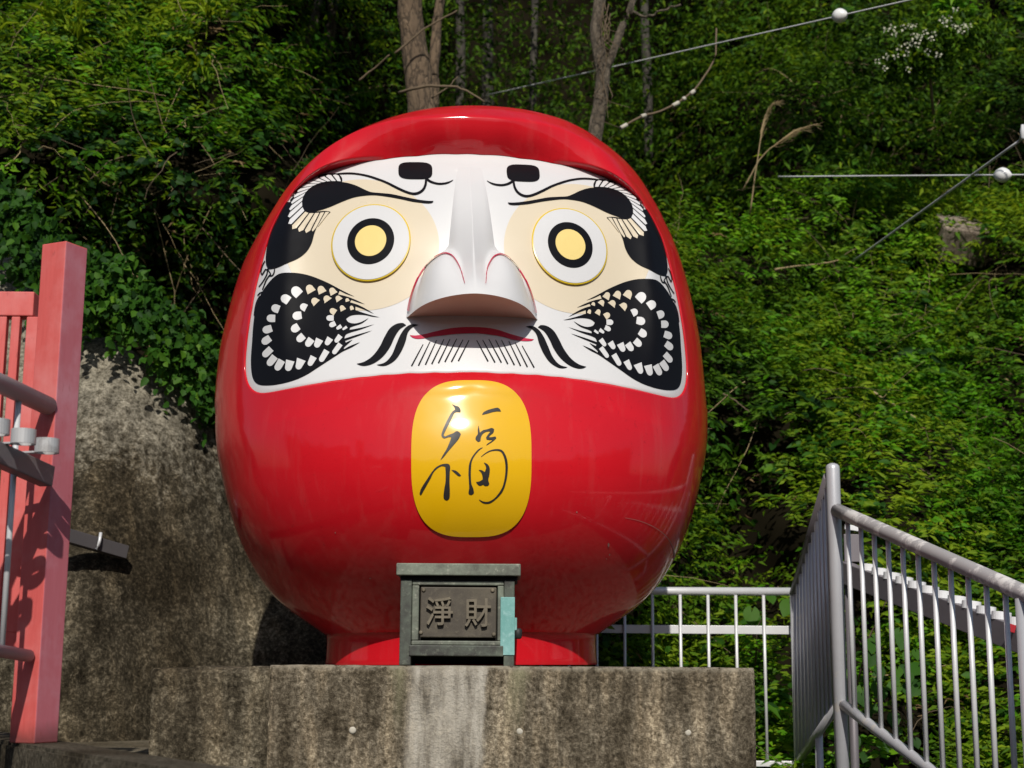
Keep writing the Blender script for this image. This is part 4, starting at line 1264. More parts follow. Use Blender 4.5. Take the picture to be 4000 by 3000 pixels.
MB().box(rmid, (rd.length * 1.35, 0.06, 0.115), q_, bevel=0.004).build('bar', GREYBAR, rack)
side = Vector((-rd.y, rd.x, 0)).normalized()
nR = 12
for i in range(nR + 3):
    t = 0.165 + i * 0.0735
    c = r0 + rd * t + Vector((0, 0, 0.068)) - side * -0.012
    ring_obj(rack, c, 0.044, 0.036, WHITE_RING, side, 0.03, 0.12)
pl_ = P(3330, 2140, 8.2)
MB().box((pl_.x, 8.22, pl_.z), (0.085, 0.02, 0.15), bevel=0.003).build('bracket_plate', GREYBAR, rack)
pl_ = P(3328, 2062, 8.2)
MB().box((pl_.x, 8.2, pl_.z), (0.08, 0.02, 0.028), Matrix.Rotation(0.15, 3, 'Y'), bevel=0.002).build('white_tab', WHITE_RING, rack)
rt = P(3952, 2452, 6.7)
MB().box((rt.x, 6.72, rt.z), (0.045, 0.012, 0.035), Matrix.Rotation(0.3, 3, 'Y'), bevel=0.002).build('red_tag', flat('crimson_tag', (0.38, 0.01, 0.02)), rack)
for t in (0.05, 1.2):
    c = r0 + rd * t
    MB().tube([(c.x, c.y + 0.03, 0.004), (c.x, c.y + 0.03, c.z)], 0.024, 12).build('post', GREYBAR, rack)

# ------------------------------------------------------------------ red fence, pipe rail and rings on the left
FP = 5.0
ft, fb = P(262, 936, FP), P(133, 2862, FP)
fx = (ft.x + fb.x) / 2
fence = empty('red_fence', (fx, FP, tz), 'weathered red painted wooden fence post with beam and slats standing at the left edge', 'fence')
ang = math.radians(42)
s_ = 0.108
cdir = math.radians(-90 + 17 + 2)
ctr = Vector((fx, FP, 0)) - Vector((math.cos(cdir), math.sin(cdir), 0)) * s_ * 0.707
hp = P(262, 940, FP).z
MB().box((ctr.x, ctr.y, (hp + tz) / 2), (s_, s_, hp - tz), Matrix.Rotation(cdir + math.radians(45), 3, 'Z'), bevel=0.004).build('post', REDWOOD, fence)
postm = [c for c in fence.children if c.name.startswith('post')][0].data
postm.materials.append(SKYLIT_SIDE)
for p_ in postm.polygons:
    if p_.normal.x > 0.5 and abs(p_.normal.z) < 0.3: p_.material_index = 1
fd = (P(-400, 1195, 5.2) - P(120, 1178, 5.1))
fm = P(60, 1182, 5.12)
ry = math.atan2(fd.y, fd.x)
MB().box(P(-330, 1190, 5.2), (1.0 * 0.85, 0.07, 0.088), Matrix.Rotation(0.02, 3, 'Z'), bevel=0.004).build('beam', REDWOOD, fence)
zt_, zb3 = P(0, 1232, 5.16).z, P(0, 2470, 5.16).z
for px, wd in ((118, 0.042), (52, 0.030), (0, 0.030), (-52, 0.03), (-104, 0.03), (-156, 0.03), (-208, 0.03)):
    p = P(px, 1300, 5.16)
    MB().box((p.x, 5.19, (zt_ + zb3) / 2), (wd, 0.03, zt_ - zb3), bevel=0.003).build('slat', REDWOOD, fence)
MB().box(P(-330, 2500, 5.2), (0.85, 0.06, 0.06), Matrix.Rotation(0.02, 3, 'Z'), bevel=0.004).build('lower_beam', REDWOOD, fence)

h0, h1 = P(-420, 1300, 4.15), P(188, 1586, 5.0)
pipe = empty('pipe_handrail', (h1.x, h1.y, h1.z), 'grey steel pipe handrail ending against the red post at the left edge', 'handrail')
PIPE = metal_paint('dull_grey_pipe_paint', (0.36, 0.335, 0.35), (0.5, 0.47, 0.46), 0.5, 0.15, 0.6)
MB().tube([h0, h1], 0.0315, 20).build('upper_pipe', PIPE, pipe)
l0, l1 = P(-420, 2470, 4.15), P(112, 2562, 5.0)
MB().tube([l0, l1], 0.0205, 16).build('lower_pipe', PIPE, pipe)
tt = (P(64, 1590, 4.8).x - h0.x) / (h1.x - h0.x)
for q in (tt, tt - 0.22, tt - 0.44):
    a = h0 + (h1 - h0) * q; b = l0 + (l1 - l0) * (q + 0.12)
    MB().tube([a - Vector((0, 0, 0.028)), Vector((a.x, a.y, b.z))], 0.0095, 12).build('baluster', PALE_METAL, pipe)

k0, k1 = P(-420, 1590, 4.2), P(186, 1862, 4.93)
rackl = empty('ring_rack', (k1.x, k1.y, k1.z), 'short grey bar with silver ring cups projecting beside the red post', 'ring rack')
kd = k1 - k0
MB().box((k0 + k1) / 2, (kd.length, 0.05, 0.068), kd.to_track_quat('X', 'Z').to_matrix(), bevel=0.004).build('bar', GREYBAR, rackl)
for px, py, Y in ((184, 1742, 4.80), (92, 1706, 4.66), (-12, 1668, 4.5), (-130, 1628, 4.34)):
    c = P(px, py, Y)
    ring_obj(rackl, c, 0.0385, 0.046, RING_GREY, (-0.96, 0.28, 0.0), 0.13)

wb0, wb1 = P(200, 2075, 7.84), P(488, 2158, 8.16)
wb = empty('wall_bar', wb1, 'dark grey bar with a white hook jutting from the slope beside the red post', 'bar')
wd_ = wb1 - wb0
MB().box((wb0 + wb1) / 2, (wd_.length, 0.06, 0.070), wd_.to_track_quat('X', 'Z').to_matrix(), bevel=0.003).build('bar', flat('dark_weathered_bar', (0.07, 0.063, 0.066), 0.7), wb)
hk = P(390, 2096, 8.0)
MB().tube([hk + Vector((0.004, 0, 0.02)), hk + Vector((0.004, -0.012, -0.02)), hk + Vector((0, -0.014, -0.05)), hk + Vector((-0.012, -0.01, -0.066))], 0.0085, 10).build('hook', PALE_METAL, wb)

# ------------------------------------------------------------------ wires with white balls
def wire(pts, r, label, ball=None, sag=0.0):
    a, b = pts
    o = empty('stay_wire', a, label, 'wire')
    mid = [a + (b - a) * t - Vector((0, 0, sag * 4 * t * (1 - t))) for t in np.linspace(0, 1, 14)]
    MB().tube(mid, r, 8).build('cable', CABLE, o)
    if ball is not None:
        d = (b - a).normalized()
        MB().lathe(ball - d * 0.06, d, [(0, 0.006), (0.02, 0.03), (0.04, 0.043), (0.06, 0.048), (0.08, 0.043), (0.10, 0.03), (0.12, 0.006)], 20).build('ball', BALL, o)
    return o
def on(a, b, px):
    """point of the wire a-b met at image column px"""
    best = None
    for t in np.linspace(0, 1, 4000):
        p = a + (b - a) * t
        v = p - CAM
        sx = 2000 + F * v.dot(RT) / v.dot(FWD)
        if best is None or abs(sx - px) < best[0]: best = (abs(sx - px), p)
    return best[1]
a, b = P(1900, 372, 11.8), P(4300, -168, 7.6)
wire((a, b), 0.005, 'thin grey wire with a white ball slanting across the trees at upper right', on(a, b, 3280))
a, b = P(3040, 690, 9.9), P(4400, 680, 8.4)
wire((a, b), 0.0052, 'level thin wire with a white ball near the right edge', on(a, b, 3916))
a, b = P(3330, 1022, 10.9), P(3985, 548, 8.2)
w3 = wire((a, b), 0.0078, 'thin grey wire rising steeply to the right edge from the bushes')
e = P(3996, 520, 8.15)
MB().lathe(e - Vector((0, 0, 0.04)), (0, 0, 1), [(0, 0.008), (0.01, 0.014), (0.05, 0.016), (0.09, 0.008)], 12).build('clamp', CABLE, w3)
MB().tube([b, e], 0.009, 8).tube([e, e + Vector((0.9, -0.5, 0.5))], 0.009, 8).build('link', CABLE, w3)

# ------------------------------------------------------------------ vegetation
def unit(v): return v / np.maximum(np.linalg.norm(v, axis=-1, keepdims=True), 1e-9)
def leaves_mesh(name, pos, ax, nrm, L_, W_, tint, mat, kind='lance', parent=None, shared=None):
    """one folded blade per leaf"""
    n = len(pos)
    ax = unit(ax); side = unit(np.cross(nrm, ax)); nn = np.cross(ax, side)
    L_ = L_[:, None]; W_ = W_[:, None]
    if kind == 'lance':
        prof = [(0.0, 0.0, 0.0), (0.42, 0.5, 0.10), (1.0, 0.0, -0.10), (0.42, -0.5, 0.10)]
        tri = [(0, 1, 2), (0, 2, 3)]
    else:   # broad, ivy-like
        prof = [(0.0, 0.0, 0.0), (0.10, 0.42, 0.05), (0.52, 0.48, 0.06), (1.0, 0.0, -0.12), (0.52, -0.48, 0.06), (0.10, -0.42, 0.05)]
        tri = [(0, 1, 2), (0, 2, 3), (0, 3, 4), (0, 4, 5)]
    m = len(prof)
    V = np.empty((n, m, 3), np.float32)
    for k_, (a, b, c) in enumerate(prof):
        V[:, k_] = pos + ax * L_ * a + side * W_ * b + nn * L_ * c
    T = (np.arange(n)[:, None, None] * m + np.array(tri)[None]).reshape(-1, 3)
    me = mesh_np(name, V.reshape(-1, 3), T)
    at = me.attributes.new('tint', 'FLOAT', 'POINT')
    at.data.foreach_set('value', np.repeat(np.clip(tint, 0, 1), m).astype(np.float32))
    o = link_mesh(name, me, mat, parent)
    return o

def hill_normal(X, zr):
    e = 0.08
    dx = (hill_full(X + e, zr) - hill_full(X - e, zr)) / (2 * e)
    dz = (hill_full(X, zr + e) - hill_full(X, zr - e)) / (2 * e)
    return unit(np.stack([dx, -np.ones_like(dx), dz], -1))
def hill_full(X, zr): return hill_y(X, zr) + hill_bumps(X, zr)

def sprigs(X, zr, out, n_leaf, length, up=0.35, spread=0.9, droop=0.4, sway=0.6):
    """leafy shoots growing out of the hillside; returns leaf positions and axes"""
    m = len(X)
    nrm = hill_normal(X, zr)
    base = np.stack([X, hill_full(X, zr) + 0.10, zr + EYE], -1) 
    rnd = RNG.normal(0, 1, (m, 3)) * spread
    d = unit(nrm + rnd * 0.55 + np.array([0, 0, up]))
    ln = length * RNG.uniform(0.5, 1.25, m)
    t = np.linspace(0.18, 1.0, n_leaf)
    pos = base[:, None] + d[:, None] * (ln[:, None] * t[None])[..., None]
    pos[..., 2] -= (droop * ln[:, None] * t[None] ** 2 * 0.5)
    tang = np.repeat(d[:, None], n_leaf, 1).copy()
    tang[..., 2] -= droop * t[None]
    tang = unit(tang)
    sidev = unit(np.cross(d, np.array([0.13, 0.2, 1.0])))
    sgn = np.where(np.arange(n_leaf) % 2 == 0, 1.0, -1.0)[None, :, None]
    ax = unit(tang * 0.45 + sidev[:, None] * sgn * 0.9 + RNG.normal(0, 0.28, (m, n_leaf, 3)))
    ax[..., 2] -= 0.18
    up_n = unit(nrm[:, None] * 0.7 + np.array([0, -0.25, 0.6]) + RNG.normal(0, 0.55, (m, n_leaf, 3)))
    return pos.reshape(-1, 3), ax.reshape(-1, 3), up_n.reshape(-1, 3), base, d, ln

def region_ok(X, zr):
    """where plants grow: above the sprayed concrete on the left, everywhere on the right"""
    lim = 1.50 + np.maximum(0.0, -1.65 - X) * 0.52 + 0.16 * vnoise(X * 2.3, X * 0, 0, 51)
    lim = np.where(X > -0.9, -2.0, lim)
    lim = np.where((X > -1.4) & (X <= -0.9), 1.1, lim)
    return zr > lim
def scatter(n, x0, x1, z0, z1, dens=None):
    X = RNG.uniform(x0, x1, n); Z = RNG.uniform(z0, z1, n)
    ok = region_ok(X, Z)
    if dens is not None: ok &= RNG.uniform(0, 1, n) < dens(X, Z)
    return X[ok], Z[ok]
def patch(X, Z, sc, seed): return vnoise(X * sc, Z * sc, 0, seed)

# bare hollows: fewer plants where the noise is low
def hollow(X, Z):
    h = 0.62 * patch(X, Z, 1.1, 61) + 0.38 * patch(X, Z, 2.6, 62)
    d = np.clip(0.72 + 1.5 * h, 0.05, 1.0)
    d = d * (1 - 0.75 * np.exp(-((X + 2.75) / 0.55) ** 2 - ((Z - 2.75) / 0.42) ** 2)) * (1 - 0.8 * np.exp(-((X + 2.1) / 0.25) ** 2 - ((Z - 2.6) / 0.25) ** 2))
    d = d * (1 - 0.85 * np.exp(-((X - 3.35) / 0.4) ** 2 - ((Z - 2.95) / 0.38) ** 2)) * (1 - 0.8 * np.exp(-((X - 1.25) / 0.3) ** 2 - ((Z - 1.25) / 0.3) ** 2))
    wood = sstep(-1.9, -1.0, X) * (1 - sstep(1.4, 2.2, X)) * sstep(3.0, 3.5, Z)
    d = d * (1 - 0.70 * wood)
    return d
def tint_of(pos, base=0.42, seed=71, amp=0.30, rnd=0.16):
    x, z = pos[:, 0], pos[:, 2]
    t = base + 1.25 * amp * vnoise(x * 0.8, z * 0.8, 0, seed) + 0.5 * amp * vnoise(x * 3, z * 3, 0, seed + 1)
    return t + RNG.normal(0, rnd, len(pos))

# ivy and broad leaves, mostly on the left and low on the right
X, Z = scatter(16500, -5.2, 6.6, -1.7, 7.0, lambda x, z: hollow(x, z) * np.where(x < 0.3, 1.0, 0.45))
pos, ax, nn, *_ = sprigs(X, Z, None, 9, 0.34, 0.1, 0.9, 0.8)
n = len(pos)
o = leaves_mesh('ivy_undergrowth', pos, ax, nn, RNG.uniform(0.038, 0.078, n), RNG.uniform(0.030, 0.056, n), tint_of(pos, 0.37, 71), LEAF_IVY, 'broad')
tag(o, 'deep green ivy and broad leaved creeper covering the hillside', 'undergrowth', kind='stuff')
# ivy spilling over the edge of the wall
m = 900
X = RNG.uniform(-3.2, -1.15, m); t_ = RNG.uniform(0, 1, m)
zt2 = 1.50 + np.maximum(0.0, -1.65 - X) * 0.66
Z = zt2 + RNG.uniform(0.08, 0.42, m) + 0.10 * vnoise(X * 2.2, X * 0, 0, 52)
Yw = 7.85 + 0.42 * Z + 0.95 * sstep(-2.35, -1.25, X) - 0.05
nl_ = 9; tt_ = np.linspace(0.1, 1, nl_)
d_ = unit(RNG.normal(0, 0.5, (m, 3)) + np.array([0.1, -0.55, -0.35]))
ln_ = RNG.uniform(0.10, 0.30, m)
pos = np.stack([X, Yw, Z + EYE], -1)[:, None] + d_[:, None] * (ln_[:, None] * tt_)[..., None]
pos[..., 2] -= 0.35 * (ln_[:, None] * tt_ ** 2)
pos = pos.reshape(-1, 3); n = len(pos)
ax = RNG.normal(0, 0.6, (n, 3)) + np.array([0, -0.2, -0.7]); nn = RNG.normal(0, 0.5, (n, 3)) + np.array([0, -0.8, 0.5])
o = leaves_mesh('hanging_ivy', pos, ax, nn, RNG.uniform(0.035, 0.07, n), RNG.uniform(0.028, 0.05, n), tint_of(pos, 0.30, 73), LEAF_IVY, 'broad')
tag(o, 'ivy spilling over the top edge of the mossy wall', 'ivy', kind='stuff')
# mixed shrubs with narrow leaves
X, Z = scatter(32000, -5.2, 6.6, -1.7, 7.0, lambda x, z: hollow(x, z) * np.where(x < -0.5, 0.75, 1.0))
pos, ax, nn, *_ = sprigs(X, Z, None, 13, 0.42, 0.35, 1.0, 0.5)
n = len(pos)
o = leaves_mesh('hillside_shrubbery', pos, ax, nn, RNG.uniform(0.045, 0.095, n), RNG.uniform(0.016, 0.032, n), tint_of(pos, 0.46, 81), LEAF, 'lance')
tag(o, 'dense green small leaved shrubs growing all over the slope', 'shrubbery', kind='stuff')
# fresh bright shoots in patches
def bright(x, z):
    c = lambda X0, Z0, rx, rz: np.exp(-((x - X0) / rx) ** 2 - ((z - Z0) / rz) ** 2)
    d = 1.1 * c(-3.1, 3.7, 0.9, 0.6) + 0.9 * c(2.4, 3.4, 1.0, 0.35) + 0.8 * c(2.9, 2.3, 1.0, 0.7) + 1.0 * c(3.4, 0.9, 0.8, 1.0) + 0.5 * c(-2.0, 4.1, 1.2, 0.5) + 0.55 * c(1.9, -0.6, 1.3, 0.7) + 0.5 * c(-1.7, 1.9, 0.6, 0.5)
    return np.clip(d * (0.55 + 0.9 * patch(x, z, 2.2, 91)), 0.02, 1)
X, Z = scatter(20000, -5.2, 6.6, -1.7, 7.0, bright)
pos, ax, nn, *_ = sprigs(X, Z, None, 13, 0.50, 0.5, 0.9, 0.45)
n = len(pos)
o = leaves_mesh('fresh_shoots', pos, ax, nn, RNG.uniform(0.045, 0.080, n), RNG.uniform(0.018, 0.032, n), tint_of(pos, 0.5, 95), LEAF_BRIGHT, 'lance')
tag(o, 'bright yellow green fresh shoots in patches on the slope', 'shoots', kind='stuff')
# coarser plants that break up the small leaves: large leaved bushes and drooping bamboo grass
X, Z = scatter(5200, -5.2, 6.6, -1.7, 6.6, lambda x, z: np.clip(2.6 * patch(x, z, 1.3, 131) - 0.35, 0, 1) * hollow(x, z))
pos, ax, nn, *_ = sprigs(X, Z, None, 8, 0.52, 0.3, 0.9, 0.9)
n = len(pos)
o = leaves_mesh('large_leaf_bushes', pos, ax, nn, RNG.uniform(0.075, 0.135, n), RNG.uniform(0.034, 0.062, n), tint_of(pos, 0.42, 135), LEAF_IVY, 'broad')
tag(o, 'bushes with larger drooping leaves scattered in groups over the slope', 'bushes', kind='stuff')
X, Z = scatter(1500, -5.2, 6.6, -1.6, 6.6, lambda x, z: np.clip(2.4 * patch(x, z, 0.9, 141) - 0.45, 0, 1))
m = len(X); nbl = 16
nr = hill_normal(X, Z)
base = np.stack([X, hill_full(X, Z) - 0.05, Z + EYE], -1)
dirs = unit(nr[:, None] * 0.9 + RNG.normal(0, 0.75, (m, nbl, 3)) + np.array([0, 0, 0.25]))
L0 = RNG.uniform(0.16, 0.34, (m, nbl))
seg = []
for k_, (a, b, dr) in enumerate(((0.0, 0.55, 0.0), (0.55, 1.0, 0.75))):
    st = base[:, None] + dirs * (L0 * a)[..., None] + np.array([0, 0, -0.0])
    dd = dirs.copy(); dd[..., 2] -= dr
    seg.append((st.reshape(-1, 3), dd.reshape(-1, 3), (L0 * (b - a) * 1.25).reshape(-1)))
pos = np.concatenate([q[0] for q in seg]); ax = np.concatenate([q[1] for q in seg]); ln = np.concatenate([q[2] for q in seg])
n = len(pos)
o = leaves_mesh('bamboo_grass', pos, ax, unit(np.array([0, -0.4, 0.8]) + RNG.normal(0, 0.3, (n, 3))), ln, RNG.uniform(0.010, 0.020, n), tint_of(pos, 0.62, 145), LEAF, 'lance')
tag(o, 'tufts of long narrow drooping grass blades among the bushes', 'grass', kind='stuff')
# withered leaves and twigs
X, Z = scatter(2600, -6, 7, -1.5, 6.5, lambda x, z: np.clip(0.15 + 0.9 * patch(x, z, 1.6, 101) + 0.7 * np.exp(-((x + 2.9) / 0.8) ** 2 - ((z - 2.75) / 0.5) ** 2) + 0.6 * np.exp(-((x - 1.35) / 0.35) ** 2 - ((z - 2.5) / 0.5) ** 2), 0, 1))
pos, ax, nn, *_ = sprigs(X, Z, None, 8, 0.36, 0.0, 1.2, 0.9)
n = len(pos)
o = leaves_mesh('withered_foliage', pos, ax, nn, RNG.uniform(0.03, 0.08, n), RNG.uniform(0.006, 0.02, n), RNG.uniform(0, 1, n), LEAF_DRY, 'lance')
tag(o, 'brown withered leaves caught in the green slope', 'dead leaves', kind='stuff')

def curve_tubes(name, curves, radii, mat, sides=4):
    """many thin stems joined"""
    V, T = [], []
    off = 0
    for pts, r in zip(curves, radii):
        pts = np.array(pts); n = len(pts)
        tg = np.gradient(pts, axis=0); tg = unit(tg)
        ref = np.where(np.abs(tg[:, 2:3]) < 0.9, np.array([[0, 0, 1.0]]), np.array([[1.0, 0, 0]]))
        u = unit(np.cross(tg, ref)); v = np.cross(tg, u)
        rr = np.linspace(r, r * 0.35, n)[:, None]
        for k_ in range(sides):
            a = 2 * math.pi * k_ / sides
            V.append(pts + (u * math.cos(a) + v * math.sin(a)) * rr)
        base = off
        for k_ in range(sides):
            k2 = (k_ + 1) % sides
            i = np.arange(n - 1)
            a, b, c, d = base + k_ * n + i, base + k2 * n + i, base + k2 * n + i + 1, base + k_ * n + i + 1
            T.append(np.stack([a, b, c], -1)); T.append(np.stack([a, c, d], -1))
        off += n * sides
    return mesh_np(name, np.concatenate(V), np.concatenate(T))
# twigs and dry vines threading through the leaves
cur, rad = [], []
X, Z = scatter(2300, -4.5, 5.5, -1.2, 6.0, lambda x, z: np.clip(0.25 + 0.55 * patch(x, z, 1.4, 111) + 1.6 * np.exp(-((x + 2.7) / 0.7) ** 2 - ((z - 2.75) / 0.6) ** 2) + 0.4 * sstep(3.0, 3.4, z), 0, 1))
nr = hill_normal(X, Z)
for i in range(len(X)):
    p = np.array([X[i], float(hill_full(X[i], Z[i])), Z[i] + EYE])
    d = unit(nr[i] * 0.8 + RNG.normal(0, 0.9, 3) + np.array([0, 0, 0.15]))
    ln = RNG.uniform(0.25, 0.9)
    k_ = RNG.normal(0, 0.5, 3); k_[2] -= 0.5
    t = np.linspace(0, 1, 7)[:, None]
    cur.append(p + d * ln * t + k_ * ln * 0.5 * t ** 2 + np.cumsum(RNG.normal(0, 0.010, (7, 3)), 0)); rad.append(RNG.uniform(0.0022, 0.0055))
half = len(cur) // 2
o = link_mesh('dry_vines', curve_tubes('dry_vines', cur[:half], rad[:half], TWIG), TWIG)
tag(o, 'thin brown twigs and dry vines tangled in the bushes', 'vines', kind='stuff')
o = link_mesh('straw_stalks', curve_tubes('straw_stalks', cur[half:], [r * 0.8 for r in rad[half:]], STRAW), STRAW)
tag(o, 'pale straw coloured dead stalks among the bushes', 'dead stalks', kind='stuff')

# ------------------------------------------------------------------ trees at the top of the slope
def crown_leaves(name, centers, radii, n, mat, parent, L0, L1, W0, W1, seed, kind='lance', tb=0.4):
    pos = []
    for c, r in zip(centers, radii):
        m = int(n * r ** 2 / sum(q * q for q in radii))
        d = unit(RNG.normal(0, 1, (m, 3))) * (RNG.uniform(0.15, 1, (m, 1)) ** 0.5) * r * np.array([1.15, 1.0, 0.7])
        d *= (0.75 + 0.5 * vnoise(d[:, 0] * 3 + seed, d[:, 1] * 3, d[:, 2] * 3, seed))[:, None]
        pos.append(np.array(c) + d)
    pos = np.concatenate(pos)
    if parent is not None: pos = pos - np.array(parent.location)
    m = len(pos)
    ax = unit(RNG.normal(0, 1, (m, 3)) + np.array([0, -0.2, -0.5]))
    nn = unit(RNG.normal(0, 0.6, (m, 3)) + np.array([0, -0.3, 0.9]))
    return leaves_mesh(name, pos, ax, nn, RNG.uniform(L0, L1, m), RNG.uniform(W0, W1, m), RNG.normal(tb, 0.22, m), mat, kind, parent)

def wob(pts, amp, n=18):
    pts = np.array([tuple(p) for p in pts], float)
    t = np.linspace(0, len(pts) - 1, n)
    q = np.stack([np.interp(t, np.arange(len(pts)), pts[:, k_]) for k_ in range(3)], -1)
    return q + np.cumsum(RNG.normal(0, amp, q.shape), 0) * np.linspace(0.3, 1, n)[:, None]

def tree(label, stems, radii, mat, crown, n, leafmat, lsize=(0.05, 0.09, 0.02, 0.035), seed=1, tb=0.4, roots=None):
    p0 = Vector(stems[0][0])
    t = empty('tree', p0, label, 'tree')
    first = None
    for st, r in zip(stems, radii):
        mb = MB()
        pts = wob(st, 0.008)
        rr = [r * (1.12 - 0.35 * i / len(pts)) * (1 + 0.10 * float(vnoise(i * 0.7, seed * 3.1, 0, 4))) for i in range(len(pts))]
        mb.tube([Vector(p) for p in pts], rr, 16)
        o = mb.build('trunk' if first is None else 'limb', mat, t)
        first = first or o
    if roots is not None:
        cv = [np.array([rel(t, Vector(p)) for p in c]) for c in roots]
        link_mesh('hanging_roots', curve_tubes('hanging_roots', cv, [0.0042] * len(cv), TWIG), TWIG, t)
    if crown:
        crown_leaves('crown', [c for c, r in crown], [r for c, r in crown], n, leafmat, t, *lsize, seed, 'lance', tb)
    return t
def V3(px, py, Y): return tuple(P(px, py, Y))
def HP(px, py, front=0.3):
    """point just in front of the leafy slope where the sight line meets it"""
    Y = 10.0
    for _ in range(40):
        p = P(px, py, Y)
        Y += 0.4 * (float(hill_full(np.array(p.x), np.array(p.z - EYE))) - Y)
    return tuple(P(px, py, Y - front))
ya = 10.4
tree('thick tree with flaky brown bark rising just above the head of the doll',
     [[V3(1660, 760, ya), V3(1648, 430, ya), V3(1622, 250, ya), V3(1592, 40, ya), V3(1580, -300, ya), V3(1560, -700, ya)],
      [V3(1690, 430, ya + .1), V3(1690, 250, ya + .1), V3(1712, 60, ya + .15), V3(1760, -150, ya + .2)]],
     [0.098, 0.04], BARK, [(V3(1500, -640, 10.2), 1.0), (V3(1800, -800, 11.0), 1.2), (V3(1250, -520, 10.8), 0.9), (V3(1950, -420, 12.0), 1.0), (V3(1560, -900, 10.0), 1.2)], 11000, LEAF, seed=5, tb=0.35)
yb_ = 9.9
rts = []
for i in range(16):
    x0 = RNG.uniform(2335, 2385); y0 = RNG.uniform(-20, 330); ln = RNG.uniform(90, 240)
    rts.append([V3(x0 + RNG.normal(0, 7) * k_ + 8 * k_ * (y0 > 250), y0 + ln * k_ / 5, yb_ - 0.06 - 0.01 * k_) for k_ in range(6)])
tree('slender pale forked tree with hanging straw roots right of the head',
     [[V3(2290, 900, yb_), V3(2322, 520, yb_), V3(2345, 380, yb_), V3(2350, 280, yb_), V3(2322, 170, yb_), V3(2330, 60, yb_), V3(2340, -60, yb_), V3(2360, -400, yb_)],
      [V3(2352, 310, yb_ + .02), V3(2385, 210, yb_ + .02), V3(2415, 120, yb_ + .04), V3(2455, 40, yb_ + .05), V3(2478, -60, yb_ + .1), V3(2560, -350, yb_ + .1)],
      [V3(2455, 35, yb_ + .05), V3(2520, 58, yb_), V3(2580, 45, yb_ - .05), V3(2645, 28, yb_ - .1)]],
     [0.046, 0.026, 0.009], PALEBARK, [(V3(2400, -560, 10.0), 0.9), (V3(2750, -520, 10.6), 1.0), (V3(2150, -480, 11.2), 0.9), (V3(2600, -300, 11.6), 0.7)], 9000, LEAF, seed=9, tb=0.4, roots=rts)
yc = 10.2
tree('pale broken trunk pair standing among leaves at the top left of the doll',
     [[HP(1262, 300, -.2), HP(1272, 200, .12), HP(1290, 60, .3), HP(1296, -200, .4), HP(1310, -500, .5)], [HP(1190, 270, -.2), HP(1205, 130, .1), HP(1232, 20, .2), HP(1250, -220, .3)]],
     [0.05, 0.038], PALEBARK, [(V3(1150, -480, 10.2), 1.0), (V3(800, -600, 10.6), 1.0)], 6500, LEAF_IVY, seed=13, tb=0.45)
yd = 11.2
tree('leafy tree at the upper right edge with sprays of bright leaves',
     [[V3(4330, 900, yd), V3(4310, 200, yd), V3(4290, -100, yd), V3(4200, -500, yd)], [V3(4290, -100, yd), V3(3900, -330, yd), V3(3400, -460, yd - .2)]], [0.06, 0.03], PALEBARK,
     [(V3(3250, -420, 10.9), 0.7), (V3(3650, -400, 10.9), 0.9), (V3(4150, -420, 11.2), 0.9), (V3(3720, 20, 10.9), 0.28)], 6500, LEAF_BRIGHT, seed=17, tb=0.35)
# dim stems deeper in the wood
k_ = 0
for px, Y, r, lab in ((1800, 14.2, 0.045, 'thin dim trunk deep in the wood nearest the thick brown tree'), (1905, 15.5, 0.06, 'dim trunk deep in the wood above the centre of the head'), (2075, 14.0, 0.035, 'faint thin trunk in the dark wood above the right half of the head'),
                  (2535, 14.5, 0.045, 'dim grey trunk in the dark wood just right of the forked tree'), (2790, 15.5, 0.055, 'dim trunk far back below the slanting wire')):
    lean = RNG.uniform(-40, 40)
    tree(lab, [[V3(px, 620, Y), V3(px + lean * 0.4, 300, Y), V3(px + lean, 0, Y), V3(px + lean * 2, -500, Y)]], [r], DIMBARK, [(V3(px + lean * 2, -480, Y), 1.3)], 1500, LEAF, seed=30 + k_, tb=0.3)
    k_ += 1
# dark understorey of the wood
X = RNG.uniform(-3.5, 5.0, 5200); Yq = RNG.uniform(11.6, 18.0, 5200)
zq = EYE + 3.3 + 0.10 * (Yq - 11) + RNG.uniform(0, 1, 5200) ** 1.6 * 3.6
okq = np.abs(X / Yq) < 0.33
base = np.stack([X, Yq, zq], -1)[okq]
cl = np.repeat(base, 9, 0) + RNG.normal(0, 0.14, (len(base) * 9, 3))
m = len(cl)
o = leaves_mesh('wood_understorey', cl, unit(RNG.normal(0, 1, (m, 3)) + np.array([0, -0.2, -0.4])), unit(RNG.normal(0, 0.5, (m, 3)) + np.array([0, -0.4, 0.8])), RNG.uniform(0.05, 0.11, m), RNG.uniform(0.02, 0.04, m), RNG.normal(0.35, 0.2, m), LEAF, 'lance')
tag(o, 'dim leafy understorey filling the shaded wood at the top', 'understorey', kind='stuff')

